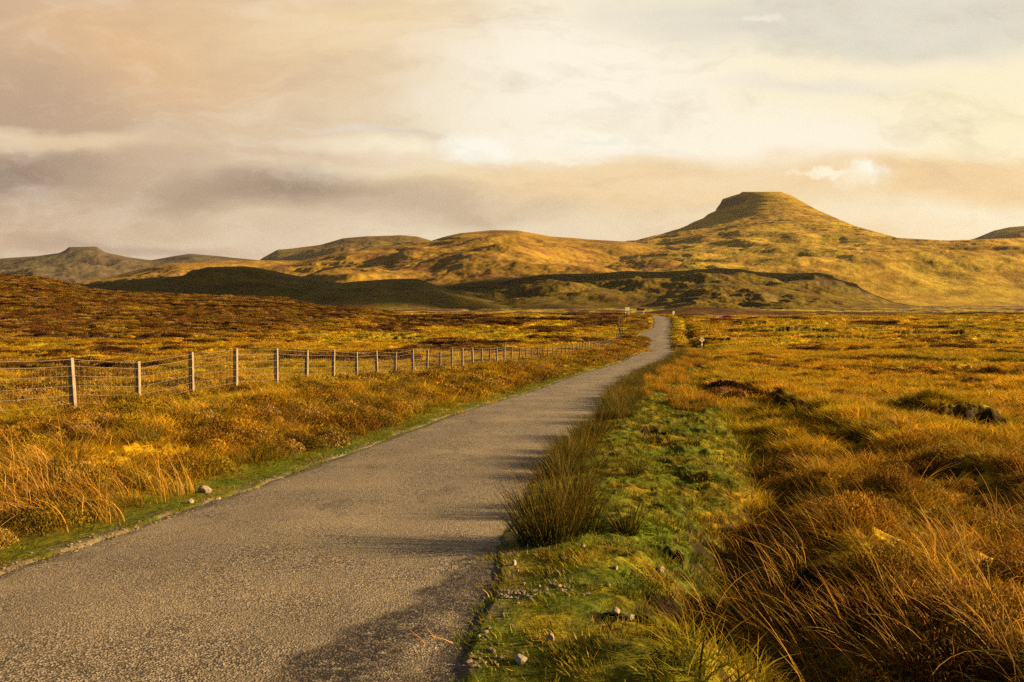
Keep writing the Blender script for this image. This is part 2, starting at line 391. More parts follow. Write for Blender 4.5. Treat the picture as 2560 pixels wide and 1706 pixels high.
def ground_mat():
    m, t, p = new_mat('moor_ground'); a = t.new('ShaderNodeAttribute', attribute_name='tint')
    g = t.new('ShaderNodeNewGeometry')
    n1 = t.noise(g.outputs['Position'], 9, 6, .7); n2 = t.noise(g.outputs['Position'], 60, 3, .6); n3 = t.noise(g.outputs['Position'], .35, 6, .65)
    k = t.math('MULTIPLY', t.rng(n1, .25, .75, .45, 1.5, False), t.math('MULTIPLY', t.rng(n2, .3, .7, .6, 1.4, False), t.rng(n3, .3, .7, .65, 1.35, False)))
    cb = t.new('ShaderNodeCombineXYZ')
    for i in range(3): t.l.new(k, cb.inputs[i])
    c = t.mix(1.0, a.outputs['Color'], cb.outputs[0], 'MULTIPLY'); t.l.new(c, p.inputs['Base Color'])
    p.inputs['Roughness'].default_value = .95; p.inputs['Specular IOR Level'].default_value = .1
    bp = t.new('ShaderNodeBump'); bp.inputs['Strength'].default_value = .8; bp.inputs['Distance'].default_value = .05
    t.l.new(n1, bp.inputs['Height']); b2 = t.new('ShaderNodeBump'); b2.inputs['Strength'].default_value = .7; b2.inputs['Distance'].default_value = .6
    t.l.new(n3, b2.inputs['Height']); t.l.new(b2.outputs[0], bp.inputs['Normal']); t.l.new(bp.outputs[0], p.inputs['Normal'])
    return m
def hill_mat(name, s, bump):
    m, t, p = new_mat(name); a = t.new('ShaderNodeAttribute', attribute_name='tint'); g = t.new('ShaderNodeNewGeometry')
    pos = t.vmath('MULTIPLY', g.outputs['Position'], (1, 1, 2.5))
    n1 = t.noise(pos, 1 / s, 8, .68); n2 = t.noise(pos, 7 / s, 7, .75)
    k = t.math('MULTIPLY', t.rng(n1, .3, .7, .66, 1.34, False), t.rng(n2, .3, .7, .58, 1.42, False))
    cb = t.new('ShaderNodeCombineXYZ')
    for i in range(3): t.l.new(k, cb.inputs[i])
    t.l.new(t.mix(1.0, a.outputs['Color'], cb.outputs[0], 'MULTIPLY'), p.inputs['Base Color'])
    p.inputs['Roughness'].default_value = .95; p.inputs['Specular IOR Level'].default_value = .05
    bp = t.new('ShaderNodeBump'); bp.inputs['Strength'].default_value = 1.0; bp.inputs['Distance'].default_value = bump
    t.l.new(n1, bp.inputs['Height']); b2 = t.new('ShaderNodeBump'); b2.inputs['Strength'].default_value = .8; b2.inputs['Distance'].default_value = bump * .3
    t.l.new(n2, b2.inputs['Height']); t.l.new(bp.outputs[0], b2.inputs['Normal']); t.l.new(b2.outputs[0], p.inputs['Normal'])
    return m
def road_mat():
    m, t, p = new_mat('worn_tarmac'); g = t.new('ShaderNodeNewGeometry'); P = g.outputs['Position']
    v = t.new('ShaderNodeTexVoronoi'); v.inputs['Scale'].default_value = 88; t.l.new(P, v.inputs['Vector'])
    vc = t.new('ShaderNodeSeparateColor'); t.l.new(v.outputs['Color'], vc.inputs[0])
    chip = t.rng(vc.outputs[0], .25, .8)
    big = t.noise(P, 30, 4, .75); med = t.noise(P, 2.2, 4, .6); lowf = t.noise(P, .45, 4, .6)
    chipk = t.math('MULTIPLY', chip, t.rng(big, .32, .58))
    col = t.mix(chipk, (.030, .023, .015), (.44, .35, .245))
    col = t.mix(t.rng(med, .35, .7, 0, .45), col, (.25, .20, .13))
    col = t.mix(t.rng(lowf, .4, .7, 0, .35), col, (.46, .345, .22))
    wr = t.new('ShaderNodeAttribute', attribute_name='track'); col = t.mix(t.math('MULTIPLY', wr.outputs['Fac'], t.rng(t.noise(P, 1.1, 5, .65), .3, .65, .1, .55)), col, (.20, .155, .11))
    st = t.noise(t.vmath('MULTIPLY', P, (1, .35, 1)), 1.7, 6, .7); col = t.mix(t.rng(st, .56, .66, 0, .45), col, (.07, .055, .042))
    a = t.new('ShaderNodeAttribute', attribute_name='tar')
    tar = t.math('MULTIPLY', a.outputs['Fac'], t.rng(t.noise(P, 14, 5, .8), .33, .52))
    dark = t.mix(t.rng(vc.outputs[1], .72, .95, 0, .8), (.018, .013, .010), (.22, .17, .12))
    col = t.mix(tar, col, dark)
    t.l.new(col, p.inputs['Base Color'])
    p.inputs['Roughness'].default_value = .75; p.inputs['Specular IOR Level'].default_value = .35
    bp = t.new('ShaderNodeBump'); bp.inputs['Strength'].default_value = .75; bp.inputs['Distance'].default_value = .008
    t.l.new(t.math('ADD', v.outputs['Distance'], big), bp.inputs['Height']); t.l.new(bp.outputs[0], p.inputs['Normal'])
    return m
def blade_mat(name, trans=.35, rough=.5, spec=.25):
    m, t, p = new_mat(name)
    a = t.new('ShaderNodeAttribute', attribute_name='tint', attribute_type='INSTANCER')
    b = t.new('ShaderNodeAttribute', attribute_name='shade')
    c = t.mix(1.0, a.outputs['Color'], b.outputs['Color'], 'MULTIPLY')
    p.inputs['Roughness'].default_value = rough; p.inputs['Specular IOR Level'].default_value = spec
    t.l.new(c, p.inputs['Base Color'])
    tr = t.new('ShaderNodeBsdfTranslucent'); t.l.new(c, tr.inputs[0])
    mx = t.new('ShaderNodeMixShader'); mx.inputs[0].default_value = trans
    out = t.n['Material Output']; t.l.new(p.outputs[0], mx.inputs[1]); t.l.new(tr.outputs[0], mx.inputs[2]); t.l.new(mx.outputs[0], out.inputs[0])
    return m
def plain(name, c, rough=.6, metal=0.0, var=.25, scale=20, bump=.0, spec=.4):
    m, t, p = new_mat(name); tc = t.new('ShaderNodeTexCoord'); n = t.noise(tc.outputs['Object'], scale, 5, .65)
    k = t.rng(n, .3, .7, 0, 1, False)
    t.l.new(t.mix(k, [v * (1 - var) for v in c], [min(1, v * (1 + var)) for v in c]), p.inputs['Base Color'])
    p.inputs['Roughness'].default_value = rough; p.inputs['Metallic'].default_value = metal; p.inputs['Specular IOR Level'].default_value = spec
    if bump:
        bp = t.new('ShaderNodeBump'); bp.inputs['Distance'].default_value = bump; bp.inputs['Strength'].default_value = .8
        t.l.new(n, bp.inputs['Height']); t.l.new(bp.outputs[0], p.inputs['Normal'])
    return m

# ------------------------------------------------------------------ ground sheet
def build_ground():
    az_f = np.arange(-37, 37.001, .066); az_s = np.concatenate([np.arange(37.4, 60, .5), np.arange(60, 300, 3.0), np.arange(300, 322.6, .5)])
    az = np.radians(np.concatenate([az_f, az_s])); na = len(az)
    r = [.02, .3, .7, 1.2, 1.7]; q = 2.0
    while q < 9500:
        r.append(q); q *= (1.0052 if q < 45 else 1.0045 if q < 250 else 1.02)
    r = np.array(r); nr = len(r)
    A, Rr = np.meshgrid(az, r); x = Rr * np.sin(A); y = Rr * np.cos(A)
    out = land(x, y); z = out[0]; masks = out[1:]
    m = patches(x, y, *masks); col = veg_color(x, y, m, masks)
    off, dl, dr, dd, peat, lf, hill = masks
    # steep peaty faces show bare peat
    dzr = np.gradient(z, axis=0) / np.gradient(Rr, axis=0); dza = np.gradient(z, axis=1) / (np.maximum(Rr, .1) * np.maximum(np.gradient(A, axis=1), 1e-4))
    sl = np.hypot(dzr, np.where(np.abs(np.gradient(A, axis=1)) < .1, dza, 0))
    bare = np.maximum(peat, ss(.55, 1.1, sl) * (off > .8) * (y < 300) * .9)
    bare = np.maximum(bare, np.exp(-(dd / .38) ** 2) * .9 * (y < 190) * (y > 1))
    col = lerp(col, PEAT * 1.3, np.clip(bare, 0, 1)[..., None])
    gr = ss(.38, .0, off) * ss(-.3, .2, perlin(x / .4, y / .4, 151))
    col = lerp(col, np.array((.20, .15, .10)), (gr * .8)[..., None])
    V = np.stack([x, y, z + EYE], -1).reshape(-1, 3)
    i = np.arange(nr - 1)[:, None]; j = np.arange(na)[None]; j2 = (j + 1) % na
    Fc = np.stack([i * na + j, (i + 1) * na + j, (i + 1) * na + j2, i * na + j2], -1).reshape(-1, 4)[:, ::-1]
    o = mesh_np('ground', V, Fc, ground_mat()); set_col(o.data, 'tint', col.reshape(-1, 3))
    tag(o, kind='structure')
build_ground()

def build_road():
    Ys = np.concatenate([np.arange(-40, 2, 1.0), np.arange(2, 40, .12), np.arange(40, 130, .5), np.arange(130, 250, .8)])
    L, R, Z = road(Ys); K = 60
    s = np.linspace(0, 1, K)[None]; edge = .32
    x = (L - edge)[:, None] * (1 - s) + (R + edge)[:, None] * s; y = np.repeat(Ys[:, None], K, 1)
    z = Z[:, None] + .045 * (1 - (2 * s - 1) ** 2) - .02 + .012 * fbm(x / 1.6, y / 3, 2, 201)
    o = mesh_np('road', np.stack([x, y, z + EYE], -1).reshape(-1, 3),
                (lambda i, j: np.stack([i * K + j, i * K + j + 1, (i + 1) * K + j + 1, (i + 1) * K + j], -1).reshape(-1, 4))(np.arange(len(Ys) - 1)[:, None], np.arange(K - 1)[None]), road_mat())
    dr = R[:, None] - x
    tar = ss(.05, .5, dr) * 0
    # fresh tar strip on the near right: a band leaving the edge, beside a chip-covered one
    q = perlin(x / .35, y / .35, 211) * .16 + perlin(x / .12, y / .12, 212) * .06
    cx = np.interp(y, [2, 4.2, 4.8, 5.6, 6.6, 7.2], [-1.15, -.92, -.72, -.46, -.30, -.22]); wd = np.interp(y, [2, 4.2, 5.4, 6.6, 7.4], [.34, .28, .20, .10, 0.02])
    tar = ss(1.25, .6, np.abs(x + q - cx) / wd) * (y < 7.4)
    tar = np.maximum(tar, ss(.20, .04, dr + q * .7) * ss(9, 6, y))
    tar = np.maximum(tar, ss(.10, .0, (x - L[:, None]) + q * .5) * .8)
    wear = np.exp(-((x - (L + .9)[:, None]) / .35) ** 2) + np.exp(-((x - (R - .9)[:, None]) / .35) ** 2)
    a = o.data.attributes.new('tar', 'FLOAT', 'POINT'); a.data.foreach_set('value', np.clip(tar, 0, 1).astype(np.float32).ravel())
    a = o.data.attributes.new('track', 'FLOAT', 'POINT'); a.data.foreach_set('value', np.clip(wear, 0, 1).astype(np.float32).ravel())
    tag(o, kind='structure')
build_road()

# ------------------------------------------------------------------ hills
HM = {}
def grid_obj(name, X, Y, Z, col, mat, label=None):
    nr, na = X.shape
    i = np.arange(nr - 1)[:, None]; j = np.arange(na - 1)[None]
    Fc = np.stack([i * na + j, i * na + j + 1, (i + 1) * na + j + 1, (i + 1) * na + j], -1).reshape(-1, 4)
    o = mesh_np(name, np.stack([X, Y, Z + EYE], -1).reshape(-1, 3), Fc, mat); set_col(o.data, 'tint', col.reshape(-1, 3))
    tag(o, label, None, None, 'structure'); return o
def terr(z, step, k, n):
    h = z / step + n; f = h - np.floor(h)
    return z + k * step * (ss(.3, .7, f) - f)
def hill_col(X, Y, Z, pal, s, rock, rk=(.75, 1.15)):
    gx = np.gradient(Z, axis=1) / (np.gradient(X, axis=1) + 1e-6); gy = np.gradient(Z, axis=0) / (np.gradient(Y, axis=0) + 1e-6)
    sl = np.hypot(gx, gy)
    a = fbm(X / s, Y / s, 4, 301); b = fbm(X / s * 2.7, Z / s * 9 + Y / s * 1.2, 4, 311)
    c = lerp(pal[0], pal[1], ss(-.25, .3, a)[..., None]); c = lerp(c, pal[2], ss(.02, .32, b)[..., None] * .8)
    return lerp(c, np.array(rock), ss(rk[0], rk[1], sl + b * .3)[..., None])
def curtain(name, label, prof, D, Y0, Y1, base, p, amp, L, pal, rock, mat, pr, dpx=2.5, rows=220, step=None, k=.5, seed=0, bulge=0.0, rk=(.75, 1.15)):
    px = np.arange(pr[0], pr[1], dpx)
    yy = np.concatenate([np.linspace(Y0, D, int(rows * .75)), np.linspace(D, Y1, int(rows * .25))[1:]])
    PX, Y = np.meshgrid(px, yy); X = (PX - 1280) * Y / F
    pxs, pys = zip(*prof); kx = np.arange(pr[0] - 60, pr[1] + 60, 1.0); kv = np.interp(kx, pxs, pys)
    kv = np.convolve(np.pad(kv, 3, mode='edge'), np.ones(7) / 7, 'valid') if L > 60 else kv
    kvs = np.convolve(np.pad(kv, 60, mode='edge'), np.hanning(121) / np.hanning(121).sum(), 'valid')
    wx = fbm(X / (L * 2.2), Y / (L * 2.2), 3, seed + 5)
    t = (Y - Y0) / (D - Y0)
    tk = np.clip(t, 0, 1) ** 10; crest = -(np.interp(PX, kx, kvs) * (1 - tk) + np.interp(PX, kx, kv) * tk - 762) * D / F
    t = t + 0; tt = np.clip(t + wx * .22 * np.clip(4 * t * (1 - t), 0, 1), 0, 1)
    g = tt ** p if p else ss(0, 1, tt)
    back = 1 - ss(0, 1, (Y - D) / (Y1 - D)); g = np.where(Y > D, back, g)
    H = np.maximum(crest - base, 0)
    Z = base - 3 + (H + 3) * g
    env = np.clip(4 * g * (1 - g), 0, 1) * .9 + .08
    Z = Z + amp * fbm(X / L, Y / L, 6, seed) * env * np.clip(H / (amp * 2 + 1e-6), 0.0, 1)
    if step: Z = terr(Z, step, .5 * k * np.clip(env, .0, 1) * ss(-.15, .3, fbm(X / (L * 2.6), Y / (L * 2.6), 2, seed + 3)), fbm(X / (L * 1.5), Y / (L * 1.5), 3, seed + 9) * 1.2)
    # the skyline is fixed by the crest row, so keep nearer relief under it
    lim = base + (crest - base) * Y / D + 0.5
    Z = np.where(Y < D, np.minimum(Z, np.maximum(lim, base - 3)), Z)
    return grid_obj(name, X, Y, Z, hill_col(X, Y, Z, pal, L, rock, rk), mat, label)

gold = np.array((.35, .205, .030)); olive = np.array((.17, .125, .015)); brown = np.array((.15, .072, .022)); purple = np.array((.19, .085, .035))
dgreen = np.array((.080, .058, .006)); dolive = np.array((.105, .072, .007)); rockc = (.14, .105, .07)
mFar = hill_mat('far_hillside', 160, 7); mMid = hill_mat('mid_hillside', 70, 3.5); mNear = hill_mat('near_hillside', 22, 1.6)
def build_hills():
    curtain('far_left_hill', 'distant flat topped hill at the far left', [(-900, 660), (-400, 640), (0, 648), (98, 641), (152, 633), (167, 626), (176, 618), (246, 618), (256, 625), (268, 632), (326, 644), (381, 650), (440, 641), (479, 636), (555, 642), (653, 652), (760, 680), (900, 740)],
            5500, 3000, 7000, -3, 1.25, 90, 420, (np.array((.12, .085, .045)), np.array((.10, .08, .04)), np.array((.08, .055, .035))), (.09, .07, .055), mFar, (-900, 900), 2.5, 260, 38, .9, 11)
    curtain('far_back_hill', 'distant rounded hill left of the centre', [(640, 700), (650, 652), (696, 626), (740, 621), (805, 612), (860, 596), (925, 591), (1001, 589), (1045, 593), (1077, 602), (1142, 630), (1250, 700)],
            6200, 3600, 7600, -3, 1.1, 110, 420, (olive * .9, gold * .5, brown), rockc, mFar, (600, 1260), 2.5, 240, 45, .8, 23)
    curtain('golden_hill_range', 'long golden moorland range across the middle', [(100, 745), (190, 708), (261, 696), (330, 680), (413, 661), (490, 656), (609, 650), (696, 653), (750, 653), (849, 631), (979, 615), (1077, 604), (1115, 592), (1153, 584), (1230, 577), (1295, 578), (1382, 593), (1480, 600), (1578, 606), (1700, 622), (1850, 690), (1990, 750)],
            3000, 1350, 4300, -3, .95, 44, 330, (gold, gold * .85, purple), rockc, mMid, (60, 2000), 2.2, 420, 26, .85, 37)
    # the mountain: a flat-topped cone on a broad shoulder
    Yc, pc = 4200.0, 1898.0; xc = (pc - 1280) * Yc / F
    px = np.arange(1150, 3300, 2.2); yy = np.concatenate([np.linspace(1500, 3400, 260), np.linspace(3405, 4400, 230), np.linspace(4420, 6200, 40)])
    PX, Y = np.meshgrid(px, yy); X = (PX - 1280) * Y / F
    wn = fbm(X / 260, Y / 260, 4, 51)
    dx, dy = X - xc, Y - Yc; rho = np.hypot(dx, dy * .8) * (1 + .05 * wn * ss(200, 500, np.hypot(dx, dy)))
    hL = np.interp(rho, [0, 90, 100, 138, 183, 196, 214, 300, 396, 508, 610, 800, 1200, 1800, 2600], [551, 551, 545, 534, 522, 508, 462, 415, 372, 338, 315, 270, 180, 80, -20])
    hR = np.interp(rho, [0, 97, 152, 200, 262, 275, 330, 461, 560, 675, 933, 1300, 1800, 2600], [551, 551, 531, 507, 476, 464, 438, 386, 352, 327, 285, 215, 110, -20])
    wR = ss(-.97, -.25, dx / (rho + 1)); cone = lerp(hL, hR, wR)
    mp = np.interp(PX, [1150, 1400, 1588, 1900, 2250, 2372, 2440, 2700, 3300], [640, 612, 603, 600, 602, 602, 600, 590, 590])
    crest = -(mp - 762) * 4400 / F
    t = np.clip((Y - 1500) / 2900, 0, 1); g = np.where(Y > 4400, 1 - ss(0, 1, (Y - 4400) / 1800), np.clip(t + .05 * wn * 4 * t * (1 - t), 0, 1) ** 1.45)
    mass = -6 + (crest + 6) * g
    k = 22.; Z = np.maximum(cone, mass) + k * .25 * np.clip(1 - np.abs(cone - mass) / k, 0, 1) ** 2
    e = ss(200, 700, rho) * ss(0, 60, Z) * (1 - .8 * np.exp(-((Y - 4400) / 260) ** 2))
    Z = Z + 20 * fbm(X / 300, Y / 300, 7, 53, .56) * e
    Z = Z - 10 * ss(.0, .5, np.abs(fbm(X / 420, Y / 900, 3, 54))) * ss(500, 1100, rho) * ss(0, 80, Z) * (1 - .9 * np.exp(-((Y - 4400) / 300) ** 2))
    Z = terr(Z, 21, .16 * np.clip(ss(120, 260, rho), .0, 1) * ss(0, 60, Z) * (.35 + .65 * ss(-.2, .25, fbm(X / 500, Y / 500, 2, 57))), fbm(X / 400, Y / 400, 3, 59) * 1.5)
    Z = terr(Z, 43, .25 * ss(.95, .2, wR) * (1 - ss(260, 420, rho)) * ss(95, 130, rho), .35 + .15 * wn)
    Z = lerp(-6, Z, ss(1500, 2100, Y))
    sil = np.interp(PX, [1150, 1400, 1588, 1697, 1784, 1797, 1803, 1828, 1845, 1852, 1947, 1975, 2035, 2132, 2241, 2372, 2440, 2700, 3300], [640, 612, 602, 573, 529, 512, 500, 492, 487, 482, 482, 491, 525, 566, 596, 603, 602, 590, 590])
    lim = -(sil - 762) * Y / F; Z = np.where(Y < 4400, np.minimum(Z, np.maximum(lim, -6)), Z)
    col = hill_col(X, Y, Z, (gold * 1.25, np.array((.46, .315, .035)), gold * .85), 260, rockc, (1.15, 1.6))
    o = grid_obj('mountain', X, Y, Z, col, mFar, 'flat topped golden mountain rising over the moor on the right')
    curtain('far_right_hill', 'distant hill shoulder at the right edge', [(2330, 640), (2372, 612), (2430, 598), (2481, 577), (2520, 569), (2560, 566), (2700, 556), (2900, 570), (3300, 600)],
            5200, 4000, 6400, 150, 1.2, 50, 300, (olive, gold * .7, brown), rockc, mFar, (2330, 3300), 4, 120, 40, .8, 61)
    # nearer knolls
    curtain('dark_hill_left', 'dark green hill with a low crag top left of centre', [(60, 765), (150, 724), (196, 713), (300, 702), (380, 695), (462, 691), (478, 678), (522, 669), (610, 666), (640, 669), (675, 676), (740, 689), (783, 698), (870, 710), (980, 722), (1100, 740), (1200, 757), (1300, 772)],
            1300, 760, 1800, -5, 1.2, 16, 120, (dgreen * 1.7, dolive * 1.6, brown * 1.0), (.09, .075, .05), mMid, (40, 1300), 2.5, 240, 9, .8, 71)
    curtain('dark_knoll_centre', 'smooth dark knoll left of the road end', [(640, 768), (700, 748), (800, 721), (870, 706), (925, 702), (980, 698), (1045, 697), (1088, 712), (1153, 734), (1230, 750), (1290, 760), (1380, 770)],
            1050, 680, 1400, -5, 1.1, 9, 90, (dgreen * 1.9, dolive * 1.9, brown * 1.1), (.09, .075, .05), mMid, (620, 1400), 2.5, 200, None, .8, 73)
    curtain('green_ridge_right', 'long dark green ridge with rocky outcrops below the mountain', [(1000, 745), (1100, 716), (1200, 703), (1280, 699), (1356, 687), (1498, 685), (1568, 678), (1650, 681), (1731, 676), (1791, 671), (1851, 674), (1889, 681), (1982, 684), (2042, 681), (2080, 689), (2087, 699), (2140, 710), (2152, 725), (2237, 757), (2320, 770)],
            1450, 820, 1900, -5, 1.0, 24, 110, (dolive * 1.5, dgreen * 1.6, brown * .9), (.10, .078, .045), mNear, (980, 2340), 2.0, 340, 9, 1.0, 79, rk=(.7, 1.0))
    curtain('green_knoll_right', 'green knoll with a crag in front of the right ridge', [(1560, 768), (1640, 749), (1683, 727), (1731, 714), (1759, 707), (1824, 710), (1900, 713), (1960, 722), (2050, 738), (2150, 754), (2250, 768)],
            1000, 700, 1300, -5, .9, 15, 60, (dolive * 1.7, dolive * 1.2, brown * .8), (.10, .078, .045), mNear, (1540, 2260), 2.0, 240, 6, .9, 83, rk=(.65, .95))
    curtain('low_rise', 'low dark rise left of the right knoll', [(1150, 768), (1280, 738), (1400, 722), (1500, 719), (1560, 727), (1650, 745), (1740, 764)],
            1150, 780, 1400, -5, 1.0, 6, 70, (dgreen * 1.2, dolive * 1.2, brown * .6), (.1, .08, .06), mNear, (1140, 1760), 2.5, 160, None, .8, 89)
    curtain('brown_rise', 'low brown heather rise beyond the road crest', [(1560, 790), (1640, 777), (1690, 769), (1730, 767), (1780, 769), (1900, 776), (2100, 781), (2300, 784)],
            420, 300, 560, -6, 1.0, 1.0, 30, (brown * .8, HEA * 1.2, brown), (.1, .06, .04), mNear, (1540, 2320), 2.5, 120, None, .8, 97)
build_hills()

# unseen opaque cloud added off to the right, lobes placed to shade the hills
def build_shade_cloud():
    rnd = random.Random(5); mc, t, p = new_mat('shade_cloud_skin'); p.inputs['Base Color'].default_value = (.8, .78, .76, 1); p.inputs['Roughness'].default_value = 1
    bm = bmesh.new(); h = 1500.; L = h / math.tan(SUN_EL); ox, oy = math.sin(SUN_AZ) * L, math.cos(SUN_AZ) * L
    for (gx, gy, rx, ry) in [(-760, 1120, 480, 360), (-560, 1110, 360, 340), (60, 1440, 430, 190), (-480, 850, 300, 170), (-900, 900, 280, 200)]:
        r = bmesh.ops.create_icosphere(bm, subdivisions=5, radius=1)
        for v in r['verts']:
            c = v.co; k = 1 + .22 * math.sin(c.x * 5 + gx) * math.cos(c.y * 6 + gy) + .12 * math.sin(c.x * 13 + c.y * 11)
            v.co = Vector((gx + ox + c.x * rx * k, gy + oy + c.y * ry * k, h + c.z * 90 * k))
    o = bm_obj('shade_cloud', bm, mc, None, True); tag(o, kind='structure')
build_shade_cloud()

# ------------------------------------------------------------------ vegetation
def blade_strip(base, d, h, w, lean, curl, segs, face):
    """tapered curved strip; d = horizontal direction it bends to"""
    t = np.linspace(0, 1, segs + 1)
    ang = lean + curl * t
    ds = h / segs; hx = np.concatenate([[0], np.cumsum(np.sin(ang[:-1]) * ds)]); hz = np.concatenate([[0], np.cumsum(np.cos(ang[:-1]) * ds)])
    c = np.stack([base[0] + d[0] * hx, base[1] + d[1] * hx, base[2] + hz], -1)
    ww = w * (1 - t ** 1.6) * .5 + .0004
    f = np.array([math.cos(face), math.sin(face), 0])
    return np.stack([c - f * ww[:, None], c + f * ww[:, None]], 1).reshape(-1, 3), t
def clump(name, n, h, rad, w, lean, curl, wind, segs, seed, mat, tip=(1.5, 1.35, 1.4), root=(.45, .5, .5), dome=0.0):
    rg = np.random.RandomState(seed); V = []; Fq = []; C = []; b = 0
    for i in range(n):
        a = rg.rand() * 6.283; q = rad * math.sqrt(rg.rand()); base = (math.cos(a) * q, math.sin(a) * q, -.03 + dome * (1 - (q / rad) ** 2))
        out = np.array([math.cos(a), math.sin(a)]) * (q / rad * 1.0 + .15) + rg.randn(2) * .45 + np.array(wind)
        L = np.linalg.norm(out) + 1e-6; hh = h * (.45 + .75 * rg.rand())
        v, t = blade_strip(base, out / L, hh, w * (.7 + .6 * rg.rand()), lean * min(1.6, L), curl * (.3 + 1.1 * rg.rand()), segs, rg.rand() * 3.1416)
        V.append(v); k = rg.uniform(.3, 1.6); wr = rg.uniform(.8, 1.25)
        if rg.rand() < .12: k *= 1.5; hh *= .8
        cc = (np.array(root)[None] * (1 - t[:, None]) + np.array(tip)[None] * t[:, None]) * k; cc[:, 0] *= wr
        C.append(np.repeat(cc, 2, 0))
        for s_ in range(segs): Fq.append((b + 2 * s_, b + 2 * s_ + 1, b + 2 * s_ + 3, b + 2 * s_ + 2))
        b += 2 * (segs + 1)
    o = mesh_np(name, np.concatenate(V), np.array(Fq), mat, True, None, False); set_col(o.data, 'shade', np.concatenate(C)); return o
def heather(name, n, rad, h, seed, mat, leaf=.012):
    rg = np.random.RandomState(seed); V = []; Fq = []; C = []; b = 0
    for i in range(n):
        a = rg.rand() * 6.283; q = rad * math.sqrt(rg.rand()); hz = h * (1 - (q / rad) ** 2) ** .5 * (.35 + .75 * rg.rand())
        c = np.array([math.cos(a) * q, math.sin(a) * q, hz]); u = rg.randn(3); u /= np.linalg.norm(u); u[2] = abs(u[2]) + .3
        wv = np.cross(u, rg.randn(3)); wv /= np.linalg.norm(wv); L = leaf * rg.uniform(1.2, 3.6)
        V.append(np.array([c - wv * leaf * .5, c + wv * leaf * .5, c + u * L + wv * leaf * .3, c + u * L - wv * leaf * .3]))
        k = rg.uniform(.5, 1.5); C.append(np.full((4, 3), k) * [rg.uniform(.9, 1.3), 1, 1]); Fq.append((b, b + 1, b + 2, b + 3)); b += 4
    o = mesh_np(name, np.concatenate(V), np.array(Fq), mat, False, None, False); set_col(o.data, 'shade', np.concatenate(C)); return o

mGrass = blade_mat('grass_blades', .34, .7, .06); mRush = blade_mat('rush_stems', .2, .6, .12); mHeath = blade_mat('heather_sprigs', .15, .8, .1)
W = (-.32, -.05)
def coll(name, objs):
    c = bpy.data.collections.new(name)
    for o in objs: c.objects.link(o)
    return c
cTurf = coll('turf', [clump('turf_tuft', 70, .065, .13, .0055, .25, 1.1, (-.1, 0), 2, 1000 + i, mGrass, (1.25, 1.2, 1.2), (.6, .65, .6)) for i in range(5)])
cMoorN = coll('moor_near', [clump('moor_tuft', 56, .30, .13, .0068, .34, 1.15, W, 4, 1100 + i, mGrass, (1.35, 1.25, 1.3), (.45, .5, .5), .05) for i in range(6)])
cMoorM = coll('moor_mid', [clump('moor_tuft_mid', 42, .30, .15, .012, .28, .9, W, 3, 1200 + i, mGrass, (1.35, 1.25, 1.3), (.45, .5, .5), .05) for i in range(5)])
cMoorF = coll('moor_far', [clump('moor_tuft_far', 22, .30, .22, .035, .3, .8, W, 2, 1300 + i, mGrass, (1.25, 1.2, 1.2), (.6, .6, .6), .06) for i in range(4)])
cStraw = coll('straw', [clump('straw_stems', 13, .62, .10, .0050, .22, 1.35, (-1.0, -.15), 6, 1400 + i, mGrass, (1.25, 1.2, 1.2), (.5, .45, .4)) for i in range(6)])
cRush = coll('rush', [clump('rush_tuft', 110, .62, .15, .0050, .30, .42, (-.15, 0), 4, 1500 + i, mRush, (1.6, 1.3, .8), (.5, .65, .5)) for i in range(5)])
cHeaN = coll('heather_near', [heather('heather_bush', 900, .24, .22, 1600 + i, mHeath, .009) for i in range(4)])
cHeaF = coll('heather_far', [heather('heather_bush_far', 420, .30, .22, 1700 + i, mHeath, .020) for i in range(4)])

